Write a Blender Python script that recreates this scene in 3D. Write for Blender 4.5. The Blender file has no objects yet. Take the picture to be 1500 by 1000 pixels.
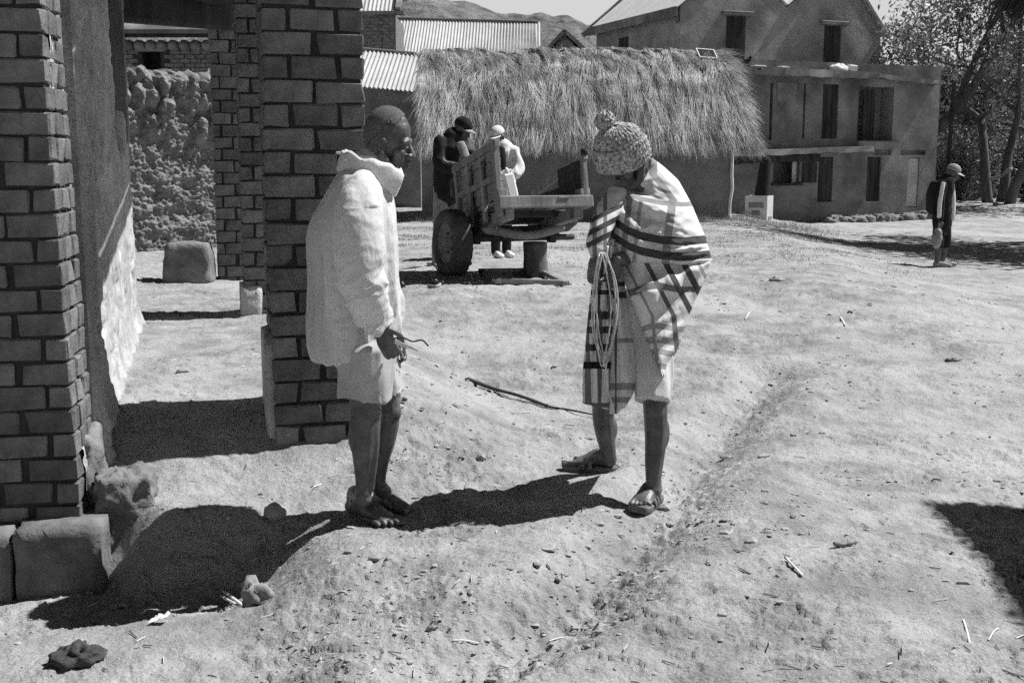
import bpy, bmesh, math, random
import numpy as np
from mathutils import Vector, Matrix

rnd = random.Random(7)
rng = np.random.default_rng(11)
R = math.radians
scene = bpy.context.scene
COL = scene.collection

# ------------------------------------------------------------------ camera, sky, sun, exposure
CAM_H = 1.46
FPX = 1700.0                                  # focal length in pixels of the 1500 px wide photograph
PITCH = math.atan(260.0 / FPX)
cam_d = bpy.data.cameras.new("camera")
cam_d.sensor_fit = 'HORIZONTAL'
cam_d.sensor_width = 36.0
cam_d.lens = 36.0 * FPX / 1500.0
cam_d.clip_start = 0.05
cam_d.clip_end = 4000.0
cam = bpy.data.objects.new("camera", cam_d)
cam.location = (0, 0, CAM_H)
cam.rotation_euler = (math.pi / 2 - PITCH, 0, 0)
COL.objects.link(cam)
scene.camera = cam

SUN_EL = R(54.5)
SUN_AZ = math.atan2(0.95, 0.31)               # from +Y towards +X
world = bpy.data.worlds.new("World")
scene.world = world
world.use_nodes = True
wn, wl = world.node_tree.nodes, world.node_tree.links
wn.clear()
sky = wn.new("ShaderNodeTexSky")
sky.sky_type = 'NISHITA'
sky.sun_disc = False
sky.sun_elevation = SUN_EL
sky.sun_rotation = SUN_AZ
sky.altitude = 3000
sky.air_density = 1.0
sky.dust_density = 0.5
sep = wn.new("ShaderNodeSeparateColor")       # black and white film behind a red filter
pw_ = wn.new("ShaderNodeMath"); pw_.operation = 'POWER'; pw_.inputs[1].default_value = 3.0   # contrast of the film
nm_ = wn.new("ShaderNodeMath"); nm_.operation = 'MULTIPLY'; nm_.inputs[1].default_value = 1.5 ** -2.0
cap_ = wn.new("ShaderNodeMath"); cap_.operation = 'MINIMUM'; cap_.inputs[1].default_value = 4.4      # where the film is blank
bg = wn.new("ShaderNodeBackground")
bg.inputs["Strength"].default_value = 0.10
wo = wn.new("ShaderNodeOutputWorld")
wl.new(sky.outputs[0], sep.inputs[0])
wl.new(sep.outputs[0], pw_.inputs[0])
wl.new(pw_.outputs[0], nm_.inputs[0])
wl.new(nm_.outputs[0], cap_.inputs[0])
wl.new(cap_.outputs[0], bg.inputs["Color"])
wl.new(bg.outputs[0], wo.inputs["Surface"])

sun_d = bpy.data.lights.new("sun", 'SUN')
sun_d.energy = 5.0
sun_d.angle = R(0.53)
sun_d.color = (1.0, 1.0, 1.0)
sun = bpy.data.objects.new("sun", sun_d)
SV = Vector((math.cos(SUN_EL) * math.sin(SUN_AZ), math.cos(SUN_EL) * math.cos(SUN_AZ), math.sin(SUN_EL)))
sun.rotation_euler = (-SV).to_track_quat('-Z', 'Y').to_euler()
sun.location = (20, 20, 40)
COL.objects.link(sun)
scene.view_settings.view_transform = 'Standard'
scene.view_settings.look = 'None'
scene.view_settings.gamma = 1.0
scene.view_settings.use_curve_mapping = False
scene.view_settings.exposure = 0.6
scene.cycles.use_denoising = False               # keep the grain
scene.cycles.use_adaptive_sampling = True
scene.cycles.adaptive_threshold = 0.032
scene.cycles.adaptive_min_samples = 24
scene.cycles.max_bounces = 8
scene.cycles.diffuse_bounces = 4
scene.cycles.transmission_bounces = 4
scene.cycles.transparent_max_bounces = 8
scene.cycles.caustics_reflective = False
scene.cycles.caustics_refractive = False

# ------------------------------------------------------------------ picking points in the place
SP, CP = math.sin(PITCH), math.cos(PITCH)
def ray(px, py):
    x, y = (px - 750.0) / FPX, (500.0 - py) / FPX
    return np.array([x, CP + y * SP, -SP + y * CP])
C0 = np.array([0, 0, CAM_H])
def at(px, py, Y):                             # point at distance Y in front
    d = ray(px, py); return C0 + d * (Y / d[1])
def ong(px, py, z=0.0):                        # point at height z
    d = ray(px, py); return C0 + d * ((z - CAM_H) / d[2])
def onplane(px, py, O, n):
    d = ray(px, py); n = np.array(n); return C0 + d * (np.dot(np.array(O) - C0, n) / np.dot(d, n))
def ss(a, b, x):
    t = np.clip((x - a) / (b - a), 0, 1); return t * t * (3 - 2 * t)

# ------------------------------------------------------------------ noise
def _h(ix, iy, iz, seed):
    n = (ix * 374761393 + iy * 668265263 + iz * 1274126177 + seed * 974711) & 0xFFFFFFFF
    n = ((n ^ (n >> 13)) * 1274126177) & 0xFFFFFFFF
    n = ((n ^ (n >> 16)) * 2246822519) & 0xFFFFFFFF
    return ((n ^ (n >> 15)) & 0xFFFF) / 65535.0
def noise2(x, y, seed=0):                      # gradient noise, about -1..1
    x = np.asarray(x, float); y = np.asarray(y, float)
    ix = np.floor(x).astype(np.int64); iy = np.floor(y).astype(np.int64)
    fx = x - ix; fy = y - iy
    u = fx ** 3 * (fx * (fx * 6 - 15) + 10); v = fy ** 3 * (fy * (fy * 6 - 15) + 10)
    def g(dx, dy):
        a = _h(ix + dx, iy + dy, 0 * ix, seed) * 2 * np.pi
        return np.cos(a) * (fx - dx) + np.sin(a) * (fy - dy)
    a = g(0, 0) * (1 - u) + g(1, 0) * u
    b = g(0, 1) * (1 - u) + g(1, 1) * u
    return (a * (1 - v) + b * v) * 1.5
def noise3(p, seed=0):                         # value noise -1..1, p (N,3)
    i = np.floor(p).astype(np.int64); f = p - i
    w = f * f * f * (f * (f * 6 - 15) + 10)
    r = 0
    for dx in (0, 1):
        wx = w[:, 0] if dx else 1 - w[:, 0]
        for dy in (0, 1):
            wy = w[:, 1] if dy else 1 - w[:, 1]
            for dz in (0, 1):
                wz = w[:, 2] if dz else 1 - w[:, 2]
                r = r + _h(i[:, 0] + dx, i[:, 1] + dy, i[:, 2] + dz, seed) * wx * wy * wz
    return r * 2 - 1
def fbm2(x, y, o=4, seed=0, gain=.5):
    r = 0; a = 1
    for k in range(o):
        r = r + a * noise2(x * 2 ** k + 17.3 * k, y * 2 ** k - 9.1 * k, seed + k); a *= gain
    return r
def fbm3(p, o=4, seed=0, gain=.5):
    r = 0; a = 1
    for k in range(o):
        r = r + a * noise3(p * 2 ** k + 13.7 * k, seed + k); a *= gain
    return r
def worley2(x, y, seed=0):                     # distance to nearest feature point, and its random id
    ix = np.floor(x).astype(np.int64); iy = np.floor(y).astype(np.int64)
    best = np.full(np.shape(x), 9.0); bid = np.zeros(np.shape(x))
    for dx in (-1, 0, 1):
        for dy in (-1, 0, 1):
            cx, cy = ix + dx, iy + dy
            px = cx + _h(cx, cy, 0 * cx, seed); py = cy + _h(cx, cy, 0 * cx + 1, seed)
            d = np.hypot(x - px, y - py); m = d < best
            best = np.where(m, d, best); bid = np.where(m, _h(cx, cy, 0 * cx + 2, seed), bid)
    return best, bid

# ------------------------------------------------------------------ objects
ROOT = {}                                      # world position of each thing's origin, by object
def mesh(name, V, F, mats=None, smooth=True, mi=None):
    me = bpy.data.meshes.new(name)
    V = np.asarray(V, np.float32)
    if isinstance(F, np.ndarray):
        n, k = F.shape
        me.vertices.add(len(V)); me.vertices.foreach_set("co", V.ravel())
        me.loops.add(n * k); me.loops.foreach_set("vertex_index", F.astype(np.int32).ravel())
        me.polygons.add(n)
        me.polygons.foreach_set("loop_start", np.arange(0, n * k, k, dtype=np.int32))
        me.polygons.foreach_set("loop_total", np.full(n, k, np.int32))
        me.update(calc_edges=True)
    else:
        me.from_pydata([tuple(v) for v in V], [], F)
        me.update()
    me.polygons.foreach_set("use_smooth", np.full(len(me.polygons), smooth, bool))
    if mats is not None:
        for m in (mats if isinstance(mats, (list, tuple)) else [mats]):
            me.materials.append(m)
    if mi is not None:
        me.polygons.foreach_set("material_index", np.asarray(mi, np.int32))
    return me
def tag(o, label=None, cat=None, group=None, kind=None):
    if label: o['label'] = label
    if cat: o['category'] = cat
    if group: o['group'] = group
    if kind: o['kind'] = kind
    return o
def thing(name, loc, label, cat, group=None):
    o = bpy.data.objects.new(name, None)
    o.empty_display_size = .2
    COL.objects.link(o)
    o.location = tuple(float(c) for c in loc)
    ROOT[o.name] = np.array(o.location)
    return tag(o, label, cat, group)
def part(name, V, F, mat, parent, smooth=True, mi=None, kind=None, label=None):
    """a child mesh given in world coordinates"""
    org = ROOT[parent.name]
    me = mesh(name, np.asarray(V, float) - org, F, mat, smooth, mi)
    o = bpy.data.objects.new(name, me)
    COL.objects.link(o)
    o.parent = parent
    ROOT[o.name] = org
    return tag(o, label=label, kind=kind)
def solo(name, V, F, mat, label, cat, group=None, smooth=True, kind=None, org=None):
    """a thing that is one mesh, given in world coordinates"""
    V = np.asarray(V, float)
    if org is None:
        org = np.array([(V[:, 0].min() + V[:, 0].max()) / 2, (V[:, 1].min() + V[:, 1].max()) / 2, V[:, 2].min()])
    o = bpy.data.objects.new(name, mesh(name, V - org, F, mat, smooth))
    COL.objects.link(o)
    o.location = tuple(org)
    ROOT[o.name] = np.array(org)
    return tag(o, label, cat, group, kind)
def copy_child(src, parent, name=None):
    c = src.copy(); COL.objects.link(c); c.parent = parent
    return c
def copy_tree(o, parent=None):
    c = o.copy(); COL.objects.link(c)
    if parent: c.parent = parent
    for ch in list(o.children): copy_tree(ch, c)
    return c

# ------------------------------------------------------------------ shapes: each returns (V, F) with F a list
class MB:
    def __init__(s): s.V = []; s.F = []; s.n = 0; s.M = []
    def add(s, V, F, m=0):
        V = np.asarray(V, float)
        s.V.append(V)
        for f in F: s.F.append(tuple(int(i) + s.n for i in f))
        s.M += [m] * len(F)
        s.n += len(V); return s
    def get(s): return np.concatenate(s.V), s.F
def box(c, size, ax=None, bev=0.0, jit=0.0):
    """chamfered box; ax = 3x3 rows of axes"""
    hx, hy, hz = [v / 2 for v in size]
    b = min(bev, hx * .9, hy * .9, hz * .9)
    ax = np.eye(3) if ax is None else np.asarray(ax)
    if b <= 0:
        V = np.array([[x, y, z] for x in (-hx, hx) for y in (-hy, hy) for z in (-hz, hz)])
        F = [(0, 1, 3, 2), (4, 6, 7, 5), (0, 4, 5, 1), (2, 3, 7, 6), (0, 2, 6, 4), (1, 5, 7, 3)]
    else:
        V = []; idx = {}
        for sx in (-1, 1):
            for sy in (-1, 1):
                for sz in (-1, 1):
                    for a in range(3):
                        p = [sx * (hx - b), sy * (hy - b), sz * (hz - b)]
                        p[a] = (sx, sy, sz)[a] * (hx, hy, hz)[a]
                        idx[(sx, sy, sz, a)] = len(V); V.append(p)
        V = np.array(V); F = []
        for a in range(3):
            o = [i for i in range(3) if i != a]
            for s in (-1, 1):
                q = []
                for t in ((-1, -1), (1, -1), (1, 1), (-1, 1)):
                    k = [0, 0, 0]; k[a] = s; k[o[0]] = t[0]; k[o[1]] = t[1]
                    q.append(idx[(*k, a)])
                if (s > 0) == (a == 1): q.reverse()
                F.append(tuple(q))
        for a in range(3):
            o = [i for i in range(3) if i != a]
            for s in (-1, 1):
                for t in (-1, 1):
                    k0 = [0, 0, 0]; k0[a] = -1; k0[o[0]] = s; k0[o[1]] = t
                    k1 = list(k0); k1[a] = 1
                    F.append((idx[(*k0, o[0])], idx[(*k1, o[0])], idx[(*k1, o[1])], idx[(*k0, o[1])]))
        for sx in (-1, 1):
            for sy in (-1, 1):
                for sz in (-1, 1):
                    F.append(tuple(idx[(sx, sy, sz, a)] for a in range(3)))
    if jit: V = V + rng.uniform(-jit, jit, V.shape)
    return V @ ax + np.asarray(c), F
def yaw_ax(a): return np.array([[math.cos(a), math.sin(a), 0], [-math.sin(a), math.cos(a), 0], [0, 0, 1]])
def nrm(v): v = np.asarray(v, float); return v / max(1e-9, np.linalg.norm(v))
def beam(p0, p1, w, h, up=(0, 0, 1), bev=.006, jit=0.0):
    """a bar from p0 to p1, w across and h along 'up'"""
    p0, p1 = np.asarray(p0, float), np.asarray(p1, float)
    t = nrm(p1 - p0); s = nrm(np.cross(up, t)); u = np.cross(t, s)
    return box((p0 + p1) / 2, (np.linalg.norm(p1 - p0), w, h), np.array([t, s, u]), bev, jit)
def spline(P, n=4):
    P = np.asarray(P, float)
    if len(P) < 3: return P
    Q = np.concatenate([[2 * P[0] - P[1]], P, [2 * P[-1] - P[-2]]])
    out = []
    for i in range(1, len(Q) - 2):
        a, b, c, d = Q[i - 1], Q[i], Q[i + 1], Q[i + 2]
        for k in range(n):
            t = k / n
            out.append(.5 * (2 * b + (c - a) * t + (2 * a - 5 * b + 4 * c - d) * t * t + (3 * b - a - 3 * c + d) * t ** 3))
    out.append(P[-1]); return np.array(out)
def tube(P, r, n=12, side=(0, 1, 0), cap=3, sub=4, ce=(1, 1)):
    """P points, r = list of (ra, rb) or scalars: ra along 'side', rb across. Rounded ends."""
    rr = np.array([(a, a) if np.isscalar(a) else a for a in r], float)
    PR = spline(np.concatenate([np.asarray(P, float), rr], 1), sub) if sub > 1 else np.concatenate([np.asarray(P, float), rr], 1)
    P, rr = PR[:, :3], np.maximum(PR[:, 3:], 1e-4)
    T = np.gradient(P, axis=0); T /= np.maximum(np.linalg.norm(T, axis=1, keepdims=True), 1e-9)
    ths = np.linspace(0, 2 * np.pi, n, endpoint=False)
    rings = []
    side = np.asarray(side, float)
    def ring(p, t, ra, rb):
        s = side - t * np.dot(side, t)
        if np.linalg.norm(s) < .1: s = np.cross(t, (0.3, .1, .9))
        s = nrm(s); b = np.cross(t, s)
        return p + np.outer(np.cos(ths), s) * ra + np.outer(np.sin(ths), b) * rb
    m = [min(rr[0]) * ce[0], min(rr[-1]) * ce[1]]
    for k in range(cap):
        a = (k + .25) / cap * np.pi / 2
        rings.append(ring(P[0] - T[0] * m[0] * math.cos(a), T[0], rr[0, 0] * math.sin(a), rr[0, 1] * math.sin(a)))
    for i in range(len(P)): rings.append(ring(P[i], T[i], rr[i, 0], rr[i, 1]))
    for k in range(cap - 1, -1, -1):
        a = (k + .25) / cap * np.pi / 2
        rings.append(ring(P[-1] + T[-1] * m[1] * math.cos(a), T[-1], rr[-1, 0] * math.sin(a), rr[-1, 1] * math.sin(a)))
    V = np.concatenate(rings); F = []
    for i in range(len(rings) - 1):
        for j in range(n):
            k = (j + 1) % n
            F.append((i * n + j, i * n + k, (i + 1) * n + k, (i + 1) * n + j))
    F.append(tuple(range(n - 1, -1, -1))); L = (len(rings) - 1) * n
    F.append(tuple(range(L, L + n)))
    return V, F
def ell(c, r, ax=None, n=14, m=10):
    V = []; F = []
    for i in range(1, m):
        a = np.pi * i / m
        for j in range(n):
            b = 2 * np.pi * j / n
            V.append((math.sin(a) * math.cos(b), math.sin(a) * math.sin(b), math.cos(a)))
    V.append((0, 0, 1)); V.append((0, 0, -1)); t, u = len(V) - 2, len(V) - 1
    for i in range(m - 2):
        for j in range(n):
            k = (j + 1) % n
            F.append((i * n + j, (i + 1) * n + j, (i + 1) * n + k, i * n + k))
    for j in range(n):
        k = (j + 1) % n
        F.append((t, j, k)); F.append((u, (m - 2) * n + k, (m - 2) * n + j))
    V = np.array(V) * np.asarray(r)
    if ax is not None: V = V @ np.asarray(ax)
    return V + np.asarray(c), F
def gridF(nu, nv, wrap=False):
    i, j = np.meshgrid(np.arange(nu - 1), np.arange(nv if wrap else nv - 1), indexing='ij')
    k = (j + 1) % nv
    return np.stack([i * nv + j, i * nv + k, (i + 1) * nv + k, (i + 1) * nv + j], -1).reshape(-1, 4)
def remesh(prims, voxel, smooth=2):
    """union of closed shapes as one continuous surface"""
    mb = MB()
    for V, F in prims: mb.add(V, F)
    V, F = mb.get()
    me = mesh("tmp", V, F, smooth=False)
    bm = bmesh.new(); bm.from_mesh(me); bmesh.ops.recalc_face_normals(bm, faces=bm.faces); bm.to_mesh(me); bm.free()
    o = bpy.data.objects.new("tmp", me); COL.objects.link(o)
    md = o.modifiers.new("r", 'REMESH'); md.mode = 'VOXEL'; md.voxel_size = voxel
    if smooth:
        ms = o.modifiers.new("s", 'SMOOTH'); ms.iterations = smooth; ms.factor = .5
    dg = bpy.context.evaluated_depsgraph_get()
    ev = o.evaluated_get(dg); m2 = ev.to_mesh()
    n = len(m2.vertices); V = np.zeros(n * 3, np.float32); m2.vertices.foreach_get("co", V)
    N = np.zeros(n * 3, np.float32); m2.vertices.foreach_get("normal", N)
    k = len(m2.polygons); L = np.zeros(len(m2.loops), np.int32); m2.loops.foreach_get("vertex_index", L)
    ev.to_mesh_clear()
    bpy.data.objects.remove(o); bpy.data.meshes.remove(me)
    if len(L) == 4 * k: F = L.reshape(-1, 4)
    else: raise RuntimeError("remesh gave non-quads")
    return V.reshape(-1, 3).astype(float), N.reshape(-1, 3).astype(float), F

# ------------------------------------------------------------------ materials (a black and white picture: greys)
def mat(name, c1, c2=None, scale=4.0, detail=8.0, rough=.9, bump=.2, bscale=60.0, spec=.2, rand=0.0, coord='Object',
        stretch=None, c3=None, s3=1.2, trans=0.0, bdist=.01, contrast=(.35, .65), speck=0.0, sscale=150.0):
    m = bpy.data.materials.new(name); m.use_nodes = True
    nt = m.node_tree; N, L = nt.nodes, nt.links
    bs = N["Principled BSDF"]
    bs.inputs["Roughness"].default_value = rough
    bs.inputs["Specular IOR Level"].default_value = spec
    tc = N.new("ShaderNodeTexCoord"); src = tc.outputs[coord]
    if stretch:
        mp = N.new("ShaderNodeMapping"); mp.inputs["Scale"].default_value = stretch
        L.new(src, mp.inputs[0]); src = mp.outputs[0]
    g = lambda v: (v, v, v, 1)
    nz = N.new("ShaderNodeTexNoise"); nz.inputs["Scale"].default_value = scale; nz.inputs["Detail"].default_value = detail
    nz.inputs["Roughness"].default_value = .62
    L.new(src, nz.inputs["Vector"])
    cr = N.new("ShaderNodeValToRGB")
    cr.color_ramp.elements[0].position = contrast[0]; cr.color_ramp.elements[0].color = g(c1)
    cr.color_ramp.elements[1].position = contrast[1]; cr.color_ramp.elements[1].color = g(c2 if c2 is not None else c1)
    L.new(nz.outputs["Fac"], cr.inputs[0]); col = cr.outputs[0]
    if c3 is not None:                          # large soft stains
        n3 = N.new("ShaderNodeTexNoise"); n3.inputs["Scale"].default_value = s3; n3.inputs["Detail"].default_value = 4
        L.new(src, n3.inputs["Vector"])
        r3 = N.new("ShaderNodeValToRGB"); r3.color_ramp.elements[0].position = .48; r3.color_ramp.elements[1].position = .68
        r3.color_ramp.elements[0].color = g(0); r3.color_ramp.elements[1].color = g(1)
        L.new(n3.outputs["Fac"], r3.inputs[0])
        mx = N.new("ShaderNodeMix"); mx.data_type = 'RGBA'
        L.new(r3.outputs[0], mx.inputs["Factor"]); L.new(col, mx.inputs["A"]); mx.inputs["B"].default_value = g(c3)
        col = mx.outputs["Result"]
    if rand:
        oi = N.new("ShaderNodeObjectInfo")
        ma = N.new("ShaderNodeMapRange"); ma.inputs["To Min"].default_value = 1 - rand; ma.inputs["To Max"].default_value = 1 + rand
        L.new(oi.outputs["Random"], ma.inputs["Value"])
        mm = N.new("ShaderNodeMix"); mm.data_type = 'RGBA'; mm.blend_type = 'MULTIPLY'; mm.inputs["Factor"].default_value = 1
        L.new(col, mm.inputs["A"]); L.new(ma.outputs[0], mm.inputs["B"]); col = mm.outputs["Result"]
    if speck:                                   # grains of sand and grit
        ns = N.new("ShaderNodeTexNoise"); ns.inputs["Scale"].default_value = sscale; ns.inputs["Detail"].default_value = 3
        L.new(src, ns.inputs["Vector"])
        rs = N.new("ShaderNodeMapRange"); rs.inputs["From Min"].default_value = .3; rs.inputs["From Max"].default_value = .7
        rs.inputs["To Min"].default_value = 1 - speck; rs.inputs["To Max"].default_value = 1 + speck * .7
        L.new(ns.outputs["Fac"], rs.inputs["Value"])
        m5 = N.new("ShaderNodeMix"); m5.data_type = 'RGBA'; m5.blend_type = 'MULTIPLY'; m5.inputs["Factor"].default_value = 1
        L.new(col, m5.inputs["A"]); L.new(rs.outputs[0], m5.inputs["B"]); col = m5.outputs["Result"]
    L.new(col, bs.inputs["Base Color"])
    if bump:
        nb = N.new("ShaderNodeTexNoise"); nb.inputs["Scale"].default_value = bscale; nb.inputs["Detail"].default_value = 6
        nb.inputs["Roughness"].default_value = .65
        L.new(src, nb.inputs["Vector"])
        b = N.new("ShaderNodeBump"); b.inputs["Strength"].default_value = bump; b.inputs["Distance"].default_value = bdist
        L.new(nb.outputs["Fac"], b.inputs["Height"]); L.new(b.outputs[0], bs.inputs["Normal"])
        m["bump"] = 1
    if trans:
        out = N["Material Output"]
        tr = N.new("ShaderNodeBsdfTranslucent"); L.new(col, tr.inputs["Color"])
        ms = N.new("ShaderNodeMixShader"); ms.inputs[0].default_value = trans
        L.new(bs.outputs[0], ms.inputs[1]); L.new(tr.outputs[0], ms.inputs[2]); L.new(ms.outputs[0], out.inputs["Surface"])
    return m

M = {}
M['earth'] = mat('earth', .19, .355, scale=3.2, detail=14, bump=.8, bscale=42, c3=.38, s3=.55, bdist=.02, speck=.24, sscale=110)
M['clod'] = mat('clod', .18, .34, scale=9, bump=.4, bscale=70, rand=.25)
M['straw'] = mat('straw', .36, .52, scale=20, bump=0, rand=.2)
M['drygrass'] = mat('drygrass', .22, .38, scale=2.2, bump=0, trans=.25)
M['thatch'] = mat('thatch', .24, .60, scale=1.6, detail=8, bump=0, trans=.2)
M['thatch_base'] = mat('thatch_base', .07, .12, scale=30, bump=.6)
M['brick'] = mat('brick', .10, .20, scale=9, detail=12, bump=.8, bscale=48, rand=.28, bdist=.012)
M['mortar'] = mat('mortar', .03, .05, scale=9, bump=.6, bscale=50)
M['mudplaster'] = mat('mudplaster', .33, .50, scale=4.0, detail=14, speck=.2, sscale=60, bump=.5, bscale=26, c3=.30, s3=1.3, bdist=.015)
M['mudwall'] = mat('mudwall', .12, .24, scale=6, detail=10, bump=.7, bscale=30, bdist=.02)
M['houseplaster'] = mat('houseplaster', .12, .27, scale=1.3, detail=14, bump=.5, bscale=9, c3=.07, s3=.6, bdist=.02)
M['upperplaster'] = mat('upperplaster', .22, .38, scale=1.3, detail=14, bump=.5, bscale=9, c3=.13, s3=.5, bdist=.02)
M['hutplaster'] = mat('hutplaster', .15, .25, scale=1.6, detail=9, bump=.3, bscale=12, bdist=.02)
M['concrete'] = mat('concrete', .16, .28, scale=2.2, detail=9, bump=.4, bscale=20, c3=.10, s3=1.0)
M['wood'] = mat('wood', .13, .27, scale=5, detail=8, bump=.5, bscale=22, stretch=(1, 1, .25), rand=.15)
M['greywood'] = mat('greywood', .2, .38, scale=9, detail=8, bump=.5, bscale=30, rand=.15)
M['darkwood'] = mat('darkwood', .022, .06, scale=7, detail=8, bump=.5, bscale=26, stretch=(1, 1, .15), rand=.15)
M['dark'] = mat('dark', .02, .03, scale=5, bump=0)
M['tin_pale'] = mat('tin_pale', .62, .75, scale=.9, detail=8, rough=.6, bump=0, spec=.3)
M['tin'] = mat('tin', .30, .44, scale=.9, detail=8, rough=.6, bump=0, spec=.3, rand=.1, stretch=(1, 1, 1))
M['metaldoor'] = mat('metaldoor', .45, .62, scale=3, rough=.5, bump=0)
M['skin'] = mat('skin', .045, .095, scale=14, detail=12, rough=.48, bump=.35, bscale=90, spec=.5, bdist=.004, c3=.12, s3=7, speck=.15, sscale=220)
M['hair'] = mat('hair', .05, .17, scale=220, detail=3, rough=.9, bump=.9, bscale=300, bdist=.004)
M['shirt'] = mat('shirt', .66, .80, scale=5, detail=10, rough=.95, bump=.55, bscale=24, spec=.1, trans=.28, bdist=.014, stretch=(1, 1, .4), c3=.58, s3=3.5)
M['ragged'] = mat('ragged', .40, .58, scale=5, detail=10, rough=.95, bump=.35, bscale=240, spec=.1, trans=.15, bdist=.003)
M['shorts'] = mat('shorts', .58, .72, scale=6, detail=8, rough=.95, bump=.25, bscale=280, spec=.1, trans=.18, bdist=.003)
M['knit'] = mat('knit', .12, .55, scale=70, detail=4, rough=.95, bump=.6, bscale=220, spec=.1, bdist=.004)
M['darkcloth'] = mat('darkcloth', .018, .03, scale=12, rough=.95, bump=.3, bscale=100, spec=.1)
M['midcloth'] = mat('midcloth', .2, .34, scale=9, rough=.95, bump=.3, bscale=100, spec=.1)
M['palecloth'] = mat('palecloth', .5, .68, scale=9, rough=.95, bump=.3, bscale=120, spec=.1)
M['rubber'] = mat('rubber', .05, .10, scale=10, rough=.85, bump=.4, bscale=60)
M['sandal'] = mat('sandal', .08, .16, scale=30, rough=.7, bump=.3, bscale=120)
M['cord'] = mat('cord', .42, .6, scale=30, rough=.6, bump=0)
M['plastic'] = mat('plastic', .6, .7, scale=6, rough=.4, bump=0, spec=.4)
M['card'] = mat('card', .42, .52, scale=5, rough=.9, bump=0)
M['print'] = mat('print', .16, .2, scale=5, rough=.9, bump=0)
M['bark'] = mat('bark', .06, .13, scale=8, bump=.6, bscale=20, stretch=(1, 1, .3))
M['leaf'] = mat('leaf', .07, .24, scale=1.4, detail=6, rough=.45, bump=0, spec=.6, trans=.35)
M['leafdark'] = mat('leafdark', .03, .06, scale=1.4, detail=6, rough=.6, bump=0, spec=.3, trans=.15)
M['hill'] = mat('hill', .05, .20, scale=.07, detail=14, bump=1.0, bscale=.12, bdist=6.0, c3=.24, s3=.012)
M['dung'] = mat('dung', .04, .10, scale=20, bump=.8, bscale=45, bdist=.02)
M['stone'] = mat('stone', .22, .36, scale=8, bump=.5, bscale=40)
M['eye'] = mat('eye', .25, .3, scale=5, rough=.3, bump=0, spec=.5)
M['glass'] = mat('glass', .02, .03, scale=5, rough=.15, bump=0, spec=.6)

# ================================================================== GROUND
PO = np.array([-1.117, 5.35]); PA = R(15.0)    # porch corner and turn
EX = np.array([math.cos(PA), math.sin(PA)]); EY = np.array([-math.sin(PA), math.cos(PA)])
def porch(lx, ly, z=0.0):
    p = PO + EX * lx + EY * ly; return np.array([p[0], p[1], z])
RUT = np.array([ong(px, py, 0)[:2] for px, py in ((1130, 560), (1060, 620), (1010, 700), (950, 790), (850, 890), (700, 965))])
def seg_dist(x, y, P):
    d = np.full(np.shape(x), 1e9)
    for a, b in zip(P[:-1], P[1:]):
        v = b - a; t = np.clip(((x - a[0]) * v[0] + (y - a[1]) * v[1]) / (v @ v), 0, 1)
        d = np.minimum(d, np.hypot(x - a[0] - t * v[0], y - a[1] - t * v[1]))
    return d
FEET = [(-.53, 4.60, 0.0, .17), (-.48, 4.82, 0.0, .15), (.40, 5.36, .0, .17), (.54, 4.84, .0, .17)]
FEET = [(*ong(545, 762, 0)[:2], 0.0, .16), (*ong(575, 742, 0)[:2], 0.0, .13), (*ong(862, 690, 0)[:2], 0.0, .17), (*ong(948, 745, 0)[:2], 0.0, .16)]
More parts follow.
